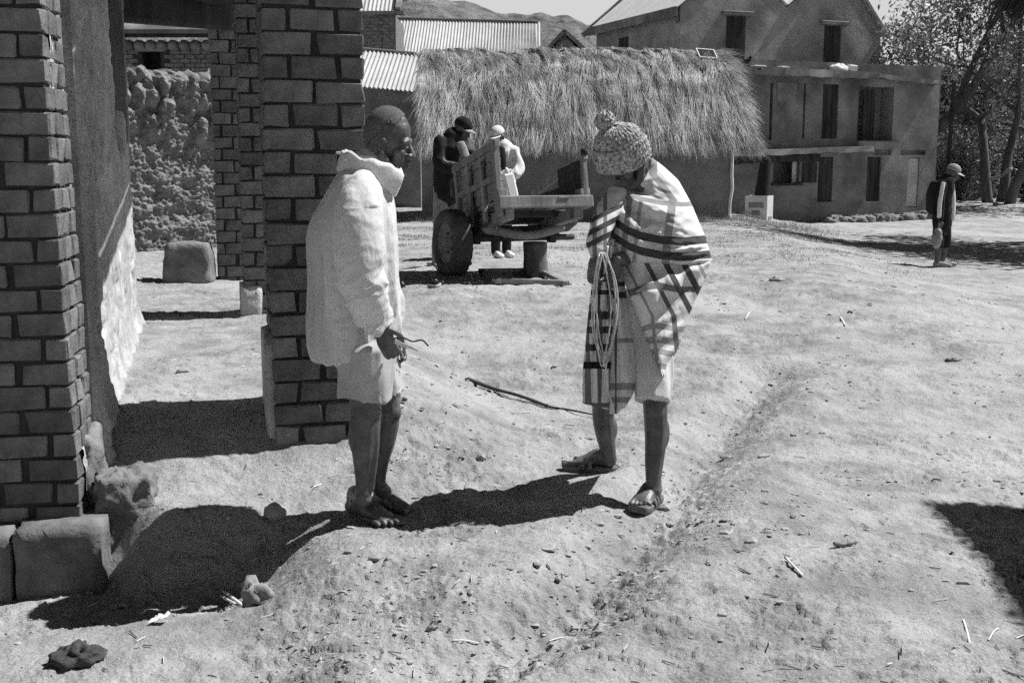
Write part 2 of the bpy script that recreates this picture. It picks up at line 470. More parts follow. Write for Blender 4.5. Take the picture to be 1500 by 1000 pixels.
def H(x, y, fine=True):
    x = np.asarray(x, float); y = np.asarray(y, float)
    lx = (x - PO[0]) * EX[0] + (y - PO[1]) * EX[1]; ly = (x - PO[0]) * EY[0] + (y - PO[1]) * EY[1]
    a = 3.0 + .12 * np.clip(y - 12, -6, 40)
    h = .30 * ss(6.2, 11.5, y) * (1 - ss(a, a + 2.6, x))
    h = h + .30 * ss(28, 36, y) * ss(5, 9, x) - .05 * ss(5, 8, x) * (1 - ss(24, 30, y))
    F = np.clip(.28 + .012 * ly, .2, .36)
    lyd = ly - .42 * (1 - ss(-.85, -.45, lx))
    m = (1 - ss(.55, 1.5, lx)) * ss(-.38, .40, ly)
    h = h * (1 - m) + F * m
    front = (1 - ss(-.30, .18, lx)) * (1 - ss(-1.0, -.45, lyd))
    h = h - front * (.27 - .17 * (1 - ss(-1.55, -.92, ly)))
    h = h - .04 * (1 - ss(3.2, 4.3, y)) * (1 - ss(-.4, .5, x))
    h = h + .07 * np.exp(-((x - 1.25) ** 2 / .5 + (y - 3.95) ** 2 / 1.0)) + .05 * np.exp(-((x + .25) ** 2 / .3 + (y - 4.0) ** 2 / .12))
    h = h + .06 * np.exp(-((x + .65) ** 2 / .12 + (y - 5.15) ** 2 / .06))
    d = seg_dist(x, y, RUT)
    h = h - .075 * np.exp(-(d / .15) ** 2) + .03 * np.exp(-((d - .34) / .16) ** 2)
    far = 1 - ss(40, 90, y)
    near = 1 - .5 * m
    h = h + far * .045 * fbm2(x / 1.7, y / 1.7, 2, 3) * near * (1 - .6 * ss(12, 22, y))
    f = np.zeros(np.shape(x))
    for fx, fy, fz, r in FEET:
        f = np.maximum(f, np.exp(-(np.hypot(x - fx, y - fy) / r) ** 4))
    h = h * (1 - f)
    if fine:
        q = 1 - .8 * f
        h = h + q * (.016 * fbm2(x / .42, y / .42, 3, 8) + .0055 * fbm2(x / .085, y / .085, 3, 21) * (1 - ss(14, 20, y)))
        crust = ss(.06, .12, fbm2(x / .13, y / .09, 3, 55)) * ss(-.2, .3, fbm2(x / .9, y / .9, 2, 71)) + .55 * ss(.10, .16, fbm2(x / .06, y / .045, 3, 57)) * ss(-.1, .3, fbm2(x / .6, y / .6, 2, 73))
        h = h + q * .011 * crust * (1 - ss(12, 18, y))
        rub = np.exp(-(d / .22) ** 2) + np.exp(-((x + .25) ** 2 / .10 + (y - 5.35) ** 2 / .25)) + np.exp(-((x + .35) ** 2 / .10 + (y - 3.75) ** 2 / .02))
        h = h + q * .015 * np.clip(rub, 0, 1) * fbm2(x / .05, y / .05, 2, 91)
    return h
def ground_at(px, py):                          # where the line of sight meets the uneven ground
    z = 0.0
    for _ in range(8):
        p = ong(px, py, z); z = .5 * z + .5 * h0(p[0], p[1])
    return np.array([p[0], p[1], h0(p[0], p[1])])
def h0(x, y): return float(H(np.array([x]), np.array([y]))[0])

th = np.concatenate([np.linspace(-180, -34, 36, endpoint=False), np.linspace(-34, 34, 700, endpoint=False), np.linspace(34, 180, 36, endpoint=False)])
th = np.radians(th)
rad = np.concatenate([np.linspace(.25, 2.5, 16, endpoint=False), np.geomspace(2.5, 46, 760, endpoint=False), np.geomspace(46, 2500, 60)])
RR, TT = np.meshgrid(rad, th, indexing='ij')
GX = RR * np.sin(TT); GY = RR * np.cos(TT)
V = np.stack([GX, GY, H(GX, GY)], -1).reshape(-1, 3)
F = gridF(len(rad), len(th), wrap=True)[:, ::-1]
V = np.concatenate([V, [[0, 0, 0]]]); c = len(V) - 1
ground = solo("ground", V, np.ascontiguousarray(F), M['earth'], "pale trodden earth yard with ruts and crumbs", None, kind='structure', org=np.zeros(3))
del ground['label']

# hill far behind
hp = np.array([(-1200, -230), (0, -170), (300, -105), (480, -48), (580, -16), (640, -2), (682, 6), (715, 16), (746, 24), (765, 24), (790, 22), (815, 26), (833, 28), (850, 35), (870, 42), (1000, 72), (1300, 112), (1700, 140), (2600, 190)], float)
hx = np.linspace(-1000, 1000, 420); hy = np.linspace(380, 900, 70)
HX, HY = np.meshgrid(hx, hy, indexing='ij')
prof = np.interp(750 + HX / 880 * 1700, hp[:, 0], hp[:, 1])
top = 1.46 + (240 - prof) / 1700 * 880
t = np.clip((HY - 380) / 500, 0, 1)
HZ = top * (t ** 1.15) + (16 * fbm2(HX / 70, HY / 90, 5, 5) + 5 * fbm2(HX / 12, HY / 14, 3, 9)) * np.sin(np.pi * np.clip(t * 1.0, 0, 1)) + 2.0 * fbm2(HX / 12, HY / 30, 3, 19) * t - 3
hill = solo("hill", np.stack([HX, HY, HZ], -1).reshape(-1, 3), gridF(420, 70)[:, ::-1].copy(), M['hill'], None, None, kind='structure', org=np.zeros(3))

# ================================================================== PORCH HOUSE at the left
BR = {}
def brick_mesh(l, d, h, k):
    key = (round(l, 3), round(d, 3), round(h, 3), k)
    if key not in BR:
        V, F = box((0, 0, 0), (l, d, h), None, .006, .0042)
        # worn corner: pull one corner in
        q = rng.integers(0, 8); cx = np.array([1 if q & 1 else -1, 1 if q & 2 else -1, 1 if q & 4 else -1]) * np.array([l, d, h]) / 2
        w = np.exp(-(np.linalg.norm(V - cx, axis=1) / .03) ** 2)[:, None]; V = V * (1 - .09 * w)
        BR[key] = mesh("brick", V, F, M['brick'], smooth=False)
    return BR[key]
nbrick = 0
def put_brick(par, c, yaw, l, d, h):
    global nbrick
    me = brick_mesh(l, d, h, int(rng.integers(0, 7)))
    o = bpy.data.objects.new("brick", me); COL.objects.link(o); o.parent = par
    o.location = tuple(np.asarray(c) - ROOT[par.name])
    o.rotation_euler = (rng.normal(0, .008), rng.normal(0, .008), yaw + rng.normal(0, .012) + (math.pi if rng.random() < .5 else 0))
    nbrick += 1
def pillar(house, C, yaw, w, d, z0, z1, zvis, lean, course, front=2, left=False, right=False):
    """C = front left corner on plan; bricks up to zvis on the faces in view are single objects, the others are joined"""
    ax = yaw_ax(yaw); ex, ey = ax[0], ax[1]
    C = np.array([C[0], C[1], 0.0])
    L = lambda z: ex * (lean * z)
    i = .016
    V = []
    for z in (z0, z1):
        for a, b in ((i, i), (w - i, i), (w - i, d - i), (i, d - i)):
            V.append(C + ex * a + ey * b + L(z) + [0, 0, z])
    Fq = [(0, 1, 5, 4), (1, 2, 6, 5), (2, 3, 7, 6), (3, 0, 4, 7), (4, 5, 6, 7), (3, 2, 1, 0)]
    p = part("pillar", V, Fq, M['mortar'], house, smooth=False)
    st = MB(); k = 0; z = z0
    bd = .108
    while z < z1 - .03:
        h = course - .009 + rng.uniform(-.003, .003); zc = z + course / 2
        def lay(a, b, l, dd, along_y, single):
            l = l - rng.uniform(0, .006)
            c = C + ex * a + ey * b + L(zc) + np.array([0, 0, zc]) + (ey if not along_y else ex) * rng.normal(0, .0035) + [0, 0, rng.normal(0, .0012)]
            ya = yaw + (math.pi / 2 if along_y else 0)
            if single and zc < zvis: put_brick(p, c, ya, round(l, 2) if l > .15 else round(l, 2), dd, round(h, 3) // .004 * .004)
            else: st.add(*box(c, (l, dd, h), yaw_ax(ya), .007, .003))
        gap = (.026 if rng.random() < .5 else .012) if k % 2 == 0 else .013
        if front == 2:
            if k % 2 == 0: xs = [(0, (w - gap) / 2), ((w + gap) / 2, w)]
            else:
                q = (w - .22) / 2; xs = [(0, q - gap / 2), (q + gap / 2, w - q - gap / 2), (w - q + gap / 2, w)]
        else:
            n = 3; s = (w + gap) / n
            o = 0 if k % 2 == 0 else s / 2
            cuts = [0] + [s * j + o - gap / 2 for j in range(0 if o else 1, n)] + [w]
            xs = [(cuts[j] + (gap / 2 if j else 0), cuts[j + 1] - (gap / 2 if j < len(cuts) - 2 else 0)) for j in range(len(cuts) - 1)]
        for x0, x1 in xs:
            if x1 - x0 < .03: continue
            lay((x0 + x1) / 2, bd / 2, x1 - x0, bd, False, True)
            lay((x0 + x1) / 2, d - bd / 2, x1 - x0, bd, False, False)
        inner = d - 2 * bd - .02
        for sgl, a in ((left, bd / 2), (right, w - bd / 2)):
            if inner > .05: lay(a, d / 2, inner, bd, True, sgl)
        z += course; k += 1
    if st.n:
        V, Fs = st.get(); part("joined_bricks", V, Fs, M['brick'], p, smooth=False, kind='stuff')
    return p

house = thing("porch_house", porch(0, 0, 0), "brick and mud house with a pillared porch and plastered side wall at the left edge", "house")
HZc = .107
P0C = at(118, 720, 5.05)
a8 = R(9.0); ex8 = np.array([math.cos(a8), math.sin(a8)])
C = np.array([-1.794, 4.674]) - ex8 * .62
pillar(house, C, a8, .62, .36, -.04, 2.60, 2.16, -.021, .1005, front=3, right=True)
pillar(house, (PO[0], PO[1]), PA, .462, .45,   .02, 2.64, 2.25, -.004, HZc, left=True)
p2 = at(360, 470, 8.74)
pillar(house, p2[:2], PA, .40, .40, .16, 2.92, 2.6, 0.0, HZc, left=True)
p3 = at(320, 405, 11.2)
pillar(house, p3[:2], PA, .37, .37, .26, 3.2, 2.95, 0.0, .112)
# plastered wall: sculpted face, end face
n1, n2 = 170, 150
LY, LZ = np.meshgrid(np.linspace(-.36, 3.55, n1), np.linspace(-.2, 2.66, n2), indexing='ij')
fl = .28 + .012 * LY
off = .05 * np.exp(-np.clip(LZ - fl, 0, 9) / .09) + .012 * fbm2(LY / .5, LZ / .5, 3, 31) + .003 * fbm2(LY / .06, LZ / .06, 2, 33)
off -= .05 * ss(3.35, 3.55, LY) ** 2 + .11 * ss(.02, -.10, LY) if False else .05 * ss(3.35, 3.55, LY) ** 2 + .10 * (1 - ss(-.12, .0, LY))
hole = ss(.0, .05, .62 - np.abs(LY - 2.50 - .10 * fbm2(LY * 0, LZ / .3, 2, 3)) - .55 * np.clip(1.95 - LZ, 0, 2)) * ss(1.50, 1.62, LZ + .08 * noise2(LY / .1, LZ / .1, 5))
off -= .13 * hole
off -= .02 * ss(.18, .3, fbm2(LY / .22, LZ / .30, 3, 36)) + .008 * ss(.12, .2, fbm2(LY / .07, LZ / .09, 3, 38))
wx = -.767 + off
W = PO[None, None] + EX * wx[..., None] + EY * LY[..., None]
V = np.concatenate([W, LZ[..., None]], -1).reshape(-1, 3)
part("side_wall", V, gridF(n1, n2), M['mudplaster'], house)
V = np.array([porch(-.80, 3.55, -.2), porch(-1.05, 3.55, -.2), porch(-1.05, 3.55, 2.66), porch(-.80, 3.55, 2.66),
              porch(-.80, -.08, -.2), porch(-1.05, -.08, -.2), porch(-1.05, -.08, 2.66), porch(-.80, -.08, 2.66)])
part("wall_core", V, [(0, 1, 2, 3), (5, 4, 7, 6), (3, 2, 6, 7), (1, 5, 6, 2), (4, 5, 6, 7)], M['mudplaster'], house, smooth=False)
for y_ in (2.06, 2.33, 2.60, 2.87):
    part("shutter_board", *beam(porch(-.868, y_, 1.52), porch(-.868, y_ + rng.normal(0, .01), 2.63), .24, .03, up=(EX[0], EX[1], 0), bev=.006, jit=.004), M['darkwood'], house, smooth=False)
part("door_post", *beam(porch(-.80, 3.06, 1.60), porch(-.80, 3.02, 2.64), .09, .10, up=(EX[0], EX[1], 0), bev=.012, jit=.006), M['wood'], house, smooth=False)
# beams between the wall end and the pillars, roof boards over the porch
for a, b, w, h in ((at(172, 6, 8.9), at(366, 26, 10.9), .17, .26), (at(170, -38, 8.7), at(372, 2, 10.2), .16, .16), (at(180, 20, 9.4), at(352, 33, 11.3), .12, .11)):
    part("porch_beam", *beam(a, b, w, h, bev=.03, jit=.01), M['darkwood'], house, smooth=False)
for k in range(9):                             # roof boards; a narrow gap is left before the outer board
    x0 = -1.15 + k * .176
    part("roof_board", *beam(porch(x0 + .085, -.02 + rng.uniform(-.02, .02) + .0, 2.69), porch(x0 + .085, 7.2, 2.69 + .72), .168 if k < 8 else .172, .03, up=(0, 0, 1), bev=.004), M['darkwood'], house, smooth=False)
part("roof_edge_board", *beam(porch(.50, .06, 2.69), porch(.50, 7.2, 2.69 + .72), .075, .07, bev=.006), M['darkwood'], house, smooth=False)
for k in range(7):
    part("roof_sheet", *box(porch(-.40, .52 + k * 1.05, 2.77 + .1 * (.52 + k * 1.05)), (1.60, 1.04, .02), yaw_ax(PA), .004), M['darkwood'], house, smooth=False)
def mud_block(name, c, size, yaw, par, taper=.0, seed=0, mt='mudplaster', rough=.02, n=26, sq=.72):
    """a worn block of packed mud or stone, rounded at the edges"""
    V, F = ell((0, 0, 0), (1, 1, 1), None, n, n // 2 + 4)
    m = np.max(np.abs(V), axis=1, keepdims=True); V = V / m * (sq + (1 - sq) * m)
    hw = np.array(size) / 2; V = V * hw
    V[:, :2] *= (1 + taper * -V[:, 2:3] / hw[2])
    V += nrm_rows(V) * (rough * fbm3(V * 9 + seed * 7.7, 4, seed))[:, None]
    V = V @ yaw_ax(yaw) + np.asarray(c)
    return part(name, V, F, M[mt], par) if par is not None else (V, F)
def nrm_rows(V): return V / np.maximum(np.linalg.norm(V, axis=1, keepdims=True), 1e-9)
mud_block("foundation_stone", (-1.86, 4.67, -.155), (.34, .36, .33), a8, house, seed=1, rough=.008, sq=.93, n=40, mt="brick")
mud_block("foundation_stone", (-2.235, 4.61, -.165), (.40, .36, .33), a8, house, seed=2, rough=.008, sq=.93, n=40, mt="brick")
mud_block("foundation_stone", (-2.65, 4.545, -.16), (.42, .36, .33), a8, house, seed=4, rough=.008, sq=.93, n=40, mt="brick")
mud_block("plinth", (-1.905, 4.98, .12), (.17, .32, .40), a8, house, seed=6, rough=.03, sq=.75, mt="brick", n=40)
mud_block("plinth", p2 + np.array([-.0, .2, .10]), (.16, .46, .34), PA, house, seed=3, rough=.01, sq=.9)
mud_block("plinth", porch(.0, .24, .34), (.07, .40, .66), PA, house, seed=5, rough=.006, sq=.94)

V, F = mud_block("m", (0, 0, 0), (.26, .24, .32), .3, None, seed=9, rough=.03, n=70)
V += nrm_rows(V) * (.010 * fbm3(V * 45, 3, 2))[:, None]
V += np.array([at(184, 712, 4.86)[0], 4.86, .0])
solo("mud_lump", V, F, M['mudwall'], "rough lump of dried mud at the foot of the left brick pillar", "mud lump")

V, F = mud_block("m", (0, 0, 0), (.44, .34, .40), .1, None, taper=.10, seed=12, rough=.012, n=40, sq=.88)
b = at(276, 412, 11.0); V += np.array([b[0], 11.05, .36 + .17])
solo("mud_block", V, F, M['mudwall'], "dark squat mud block standing on the porch floor before the rough wall", "block")

# rough mud wall beyond the porch
wd = R(41); du = np.array([math.cos(wd), math.sin(wd)]); dn = np.array([math.sin(wd), -math.cos(wd)])
wc = at(262, 365, 15.2)
n1, n2 = 420, 300
U, Z = np.meshgrid(np.linspace(-2.6, 2.6, n1), np.linspace(0, 1, n2), indexing='ij')
topz = 2.36 + .06 * fbm2(U / .25, U * 0, 3, 41)
ZZ = Z * topz
d1, id1 = worley2(U / .19, ZZ / .30, 43); d2, id2 = worley2(U / .10, ZZ / .16, 47)
lump = np.clip(1 - d1 * 1.5, 0, 1) ** .6 * .17 * (.4 + id1) ; l2 = np.clip(1 - d2 * 1.4, 0, 1) ** .7 * .075
up = ss(.58, .78, Z + .06 * fbm2(U / .4, ZZ / .4, 2, 49))
off = up * (lump + l2 - .05) + (1 - up) * .045 * fbm2(U / .22, ZZ / .22, 4, 44) + .022 * fbm2(U / .06, ZZ / .06, 4, 45) + .05 * np.exp(-ZZ / .12)
round_ = .16 * (1 - np.sqrt(np.clip(1 - ss(.93, 1.0, Z) ** 2, 0, 1)))
off -= round_
Pw = wc[:2] + U[..., None] * du + off[..., None] * dn
V = np.concatenate([Pw, (ZZ + .30)[..., None]], -1)
nb = len(V.reshape(-1, 3))
back = np.concatenate([wc[:2] + U[..., None] * du - .4 * dn, (ZZ + .30)[..., None]], -1)[:, ::299]
Vw = np.concatenate([V.reshape(-1, 3), back.reshape(-1, 3)])
Fl = [tuple(f) for f in gridF(n1, n2)]
for i in range(n1 - 1):
    b0 = nb + i * 2; Fl.append((b0, b0 + 1, b0 + 3, b0 + 2)); Fl.append((i * n2 + n2 - 1, (i + 1) * n2 - 1 + n2, b0 + 3, b0 + 1))
solo("mud_wall", Vw, Fl, M['mudwall'], "rough free-standing mud wall with bulging clods along its top", "wall")

# ================================================================== BUILDINGS BEHIND
def facade(O, eu, n, ulim, zlim, openings, deep=.18, cell=.5):
    """wall face in plane coordinates with recessed openings; returns (V, F) of wall incl. reveals"""
    us = sorted(set([ulim[0], ulim[1]] + [o[i] for o in openings for i in (0, 1)] + list(np.arange(ulim[0], ulim[1], cell))))
    zs = sorted(set([zlim[0], zlim[1]] + [o[i] for o in openings for i in (2, 3)] + list(np.arange(zlim[0], zlim[1], cell))))
    us = [u for i, u in enumerate(us) if i == 0 or u - us[i - 1] > 1e-6]; zs = [z for i, z in enumerate(zs) if i == 0 or z - zs[i - 1] > 1e-6]
    mb = MB()
    P = lambda u, z, d=0.0: np.array([O[0] + eu[0] * u - n[0] * d, O[1] + eu[1] * u - n[1] * d, z])
    for i in range(len(us) - 1):
        for j in range(len(zs) - 1):
            um, zm = (us[i] + us[i + 1]) / 2, (zs[j] + zs[j + 1]) / 2
            if any(o[0] < um < o[1] and o[2] < zm < o[3] for o in openings): continue
            mb.add([P(us[i], zs[j]), P(us[i + 1], zs[j]), P(us[i + 1], zs[j + 1]), P(us[i], zs[j + 1])], [(0, 1, 2, 3)])
    for o in openings:
        a, b, c, d = o[:4]; dp = o[4] if len(o) > 4 else deep
        q = [(a, c), (b, c), (b, d), (a, d)]
        for k in range(4):
            (u0, z0), (u1, z1) = q[k], q[(k + 1) % 4]
            mb.add([P(u0, z0), P(u1, z1), P(u1, z1, dp), P(u0, z0, dp)], [(0, 3, 2, 1)])
        mb.add([P(a, c, dp), P(b, c, dp), P(b, d, dp), P(a, d, dp)], [(0, 1, 2, 3)])
    return mb.get()
def corr_sheet(w, l, pitch, amp, n=None):
    """corrugated sheet in local coordinates: across x 0..w, down y 0..l"""
    k = int(round(w / pitch)); nx = k * 6 + 1
    x = np.linspace(0, w, nx); z = amp * np.cos(2 * np.pi * x / pitch)
    V = []
    for y in (0, l / 2, l):
        V.append(np.stack([x, np.full(nx, y), z - (.004 if y == l / 2 else 0)], -1))
    V = np.concatenate(V)
    return V, gridF(3, nx)
def corr_roof(parent, A, B, C, sheet_w=.9, pitch=.09, amp=.014, name="roof_sheet", mt='tin', overhang=0):
    """corrugated slope: ridge from A to B, and C the point at the eave below A. each sheet is an object sharing one mesh"""
    A, B, C = (np.asarray(p, float) for p in (A, B, C))
    ux = nrm(B - A); dn_ = C - A; dn_ = dn_ - ux * np.dot(dn_, ux); l = np.linalg.norm(dn_); uy = dn_ / l; uz = np.cross(ux, uy)
    if uz[2] < 0: uz = -uz
    n = max(1, int(round(np.linalg.norm(B - A) / sheet_w))); w = np.linalg.norm(B - A) / n
    ws = round(w / pitch) * pitch
    V, F = corr_sheet(w + pitch * .5, l, (w) / max(1, round(w / pitch)), amp)
    me = mesh(name, V, F, M[mt])
    for i in range(n):
        o = bpy.data.objects.new(name, me); COL.objects.link(o); o.parent = parent
        p = A + ux * (w * i) + uz * (.006 * (i % 2) + rng.uniform(0, .003)) - ROOT[parent.name]
        Mx = Matrix(((ux[0], uy[0], uz[0], p[0]), (ux[1], uy[1], uz[1], p[1]), (ux[2], uy[2], uz[2], p[2]), (0, 0, 0, 1)))
        o.matrix_local = Mx
def prism(poly, d):
    """closed prism: poly list of 3D points, d extrusion vector"""
    n = len(poly); V = np.concatenate([np.array(poly), np.array(poly) + np.array(d)])
    F = [tuple(range(n)), tuple(range(2 * n - 1, n - 1, -1))]
    for i in range(n):
        k = (i + 1) % n; F.append((i, i + n, k + n, k))
    return V, F

# ---- two-storey flat-roofed house
fa = R(22.0); fu = np.array([math.cos(fa), math.sin(fa), 0]); fn = np.array([math.sin(fa), -math.cos(fa), 0])
fO = at(1078, 325, 28.6); fO[2] = 0
def fp(px, py, d=0.0):
    p = onplane(px, py, fO + fn * d, fn); return np.dot(p - fO, fu), p[2]
def fw(u, z, d=0.0): return fO + fu * u + fn * d + np.array([0, 0, z])
th2 = thing("flat_roofed_house", (fO[0], fO[1], 0), "shaded two-storey mud house with flat roof slab and a ledge above its ground floor", "house")
def frect(x0, y0, x1, y1):
    a, b = fp(x0, y1), fp(x1, y0); return a[0], b[0], a[1], b[1]
uR = fp(1374, 200)[0]
O_door2 = frect(1255, 128, 1310, 206)
O_win = frect(1132, 236, 1172, 271)
O_slotA = (*frect(1126, 122, 1133, 205), .15)
O_slotB = (*frect(1175, 122, 1181, 203), .15)
O_shut = (*frect(1203, 124, 1229, 203), .10)
O_dA = (*frect(1197, 230, 1221, 296), .10)
O_dB = (*frect(1268, 230, 1291, 295), .10)
O_tin = (*frect(1327, 231, 1347, 304), .12)
O_s1 = (*frect(1281, 219, 1306, 227), .12)
O_s2 = (*frect(1319, 220, 1356, 227), .12)
ops = [(*O_door2, .5), (*O_win, .5), O_slotA, O_slotB, O_shut, O_dA, O_dB, O_tin, O_s1, O_s2]
V, F = facade(fO, fu, fn, (-.55, uR), (-.6, 3.95), ops)
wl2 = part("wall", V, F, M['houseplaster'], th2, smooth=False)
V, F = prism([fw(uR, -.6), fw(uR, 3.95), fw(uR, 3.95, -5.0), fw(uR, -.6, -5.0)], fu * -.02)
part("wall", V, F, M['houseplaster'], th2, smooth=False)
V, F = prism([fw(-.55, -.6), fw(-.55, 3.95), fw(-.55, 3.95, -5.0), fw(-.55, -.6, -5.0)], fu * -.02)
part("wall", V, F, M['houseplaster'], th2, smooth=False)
def planks(name, rect, d, n, mt, thick=.03, lbl=None, gapv=.008):
    """boards side by side in an opening, d metres behind the wall face; each board an object"""
    a, b, c, e = rect[:4]; w = (b - a) / n
    for i in range(n):
        u0, u1 = a + w * i + gapv / 2, a + w * (i + 1) - gapv / 2
        V, F = box(fw((u0 + u1) / 2, (c + e) / 2, -d + rng.uniform(-.006, .006)), (u1 - u0, thick, e - c - .01), np.array([fu, fn, (0, 0, 1)]), .004)
        part(name, V, F, M[mt], th2, smooth=False, label=lbl)
planks("shutter_board", O_shut, .06, 3, 'darkwood')
planks("door_board", O_dA, .06, 3, 'darkwood')
planks("door_board", O_dB, .06, 3, 'darkwood')
r = frect(1272, 131, 1292, 205); planks("shutter_board", r, .26, 3, 'darkwood')
r = frect(1174, 238, 1196, 268); planks("shutter_board", r, -.02, 2, 'darkwood')
a, b, c, e = O_tin[:4]; nx = 40
xs = np.linspace(a + .03, b - .01, nx); zz = .018 * np.cos(np.linspace(0, 2 * np.pi * 6, nx))
V = np.array([fw(x, z, -.05 + q) for z in (c + .02, e - .02) for x, q in zip(xs, zz)])
part("metal_door", V, gridF(2, nx), M['metaldoor'], th2, label="pale corrugated metal door")
r = frect(1164, 236, 1172, 268)
xs = np.linspace(r[0], r[1], 16)
V = np.array([fw(x, z, -.14 + .015 * math.cos(i * 1.6)) for z in (r[2], r[3]) for i, x in enumerate(xs)])
part("curtain", V, gridF(2, 16), M['palecloth'], th2)
for q in ((1129, 268, 1174, 272), (1129, 233, 1174, 237)):
    a, b, c, e = frect(*q); V, F = box(fw((a + b) / 2, (c + e) / 2, .02), (b - a, .10, max(.05, e - c)), np.array([fu, fn, (0, 0, 1)]), .008)
    part("window_sill" if q[1] > 250 else "lintel", V, F, M['darkwood'], th2, smooth=False)
a, b, c, e = frect(1252, 207, 1312, 219)
part("door_sill", *box(fw((a + b) / 2, (c + e) / 2, .05), (b - a, .22, e - c), np.array([fu, fn, (0, 0, 1)]), .02, .006), M['concrete'], th2, smooth=False)
# niche stain: a shallow plaster recess with a rounded lower edge
# flat roof slab in two lengths, ledge above the ground floor
def slab(name, x0, y0, x1, y1, th_, out, back, mt='concrete', seg=14):
    (u0, z0), (u1, z1) = fp(x0, y0, out), fp(x1, y1, out)
    us = np.linspace(u0, u1, seg + 1); mb = []
    V = []
    for u in us:
        z = z0 + (z1 - z0) * (u - u0) / (u1 - u0); j = rng.normal(0, .012, 3)
        V += [fw(u, z, out + j[0]), fw(u, z, -back), fw(u, z - th_ + j[1], -back), fw(u, z - th_ + j[1], out + j[2])]
    F = []
    for i in range(seg):
        for k in range(4): F.append((i * 4 + k, (i + 1) * 4 + k, (i + 1) * 4 + (k + 1) % 4, i * 4 + (k + 1) % 4))
    F += [(0, 1, 2, 3), (seg * 4 + 3, seg * 4 + 2, seg * 4 + 1, seg * 4)]
    return part(name, np.array(V), F, M[mt], th2, smooth=False)
slab("roof_slab", 1040, 94, 1289, 106, .17, .38, 5.0)
slab("roof_slab", 1286, 108, 1382, 119, .10, .30, 5.0)
slab("ledge", 1040, 222, 1281, 214, .13, .55, .0)
slab("ledge_beam", 1060, 231, 1202, 226, .16, .12, .0, 'darkwood')
for px in (1100, 1146, 1190, 1240):
    u, z = fp(px, 107); part("roof_joist", *box(fw(u, 3.72 - .04 * u, .12), (.1, .5, .1), np.array([fu, fn, (0, 0, 1)]), .01), M['darkwood'], th2, smooth=False)
# rounded plaster niche under the roof slab
a, b, c, e = frect(1138, 122, 1167, 152)
t_ = np.linspace(0, np.pi, 12)
rim = [fw(a, e, .012)] + [fw((a + b) / 2 - (b - a) / 2 * math.cos(q), c + .12 - .12 * math.sin(q), .012) for q in t_] + [fw(b, e, .012)]
V, F = prism(rim, -fn * .02); part("patched_niche", V, F, M['concrete'], th2, smooth=False)
# earth and stones along the foot of the wall
kb = thing("stone_kerb", (*fw(fp(1286, 310)[0], 0, .4)[:2], .2), "low kerb of mud and rough stones along the foot of the two-storey house", "kerb"); k = 0
for px in np.arange(1202, 1372, 9.0):
    u, _ = fp(px, 310); w = rng.uniform(.22, .42)
    c = fw(u, 0, .40 + rng.uniform(-.08, .1)); hz = h0(c[0], c[1])
    V, F = mud_block("m", (0, 0, 0), (w, rng.uniform(.3, .5), rng.uniform(.18, .30)), fa + rng.normal(0, .25), None, seed=20 + k, rough=.06, n=18, sq=.86)
    V += c + [0, 0, hz + .015]
    part("stone", V, F, M['mudwall'], kb); k += 1

# ---- gabled house above
gO = at(995, 100, 34.0); gO[2] = 0
def gp(px, py, d=0.0):
    p = onplane(px, py, gO + fn * d, fn); return np.dot(p - gO, fu), p[2]
def gw(u, z, d=0.0): return gO + fu * u + fn * d + np.array([0, 0, z])
gh = thing("gabled_house", (gO[0], gO[1], 0), "tall plastered house with two gables and narrow wooden shutters behind the flat roof", "house")
u1, zv = gp(1152, 12); u2, ze = gp(1290, 48)
z0e = gp(995, 6)[1]
ap1 = (u1 / 2, z0e + u1 / 2 * .78); ap2 = ((u1 + u2) / 2, zv + (u2 - u1) / 2 * .85)
W1 = gp(1062, 98)[0], gp(1090, 98)[0]; zt1 = gp(1075, 24)[1]
W2 = gp(1205, 104)[0], gp(1229, 104)[0]; zt2 = gp(1217, 38)[1]
V, F = facade(gO, fu, fn, (0, u2), (0, min(z0e, ze) - .02), [])
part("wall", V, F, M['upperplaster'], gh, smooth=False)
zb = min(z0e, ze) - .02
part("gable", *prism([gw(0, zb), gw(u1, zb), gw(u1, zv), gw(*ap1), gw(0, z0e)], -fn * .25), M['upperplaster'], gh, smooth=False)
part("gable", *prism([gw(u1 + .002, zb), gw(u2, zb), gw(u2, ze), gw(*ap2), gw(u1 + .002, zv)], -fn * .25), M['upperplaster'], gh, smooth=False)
# left side wall running back, with a small closed window
dl = 5.4
sd = -fn                                        # direction going back
V, F = facade(gw(0, 0, 0) + sd * dl, -sd, np.array([-fu[0], -fu[1], 0]), (0, dl), (0, z0e), [(1.6, 2.25, 4.6, 5.35, .08)])
part("wall", V, F, M['upperplaster'], gh, smooth=False)
for u in (1.62, 1.935):
    c = gw(0, 4.975, 0) + sd * (dl - u - .15) - fu * -.03
    part("shutter_board", *box(c, (.04, .30, .73), np.array([fu, fn, (0, 0, 1)]), .004), M['darkwood'], gh, smooth=False)
V, F = prism([gw(u2, 0), gw(u2, ze), gw(u2, ze, -dl), gw(u2, 0, -dl)], fu * -.02); part("wall", V, F, M['upperplaster'], gh, smooth=False)
for (a, b), zt in ((W1, zt1), (W2, zt2)):
    w = (b - a) / 2
    for i in range(2):
        u = a + w * (i + .5)
        part("shutter_board", *box(gw(u, (zt + 3.6) / 2, .004 + .008 * i), (w - .02, .04, zt - 3.62), np.array([fu, fn, (0, 0, 1)]), .005), M['darkwood'], gh, smooth=False)
    part("lintel", *box(gw((a + b) / 2, zt + .07, .05), (b - a + .38, .22, .12), np.array([fu, fn, (0, 0, 1)]), .015, .004), M['concrete'], gh, smooth=False)
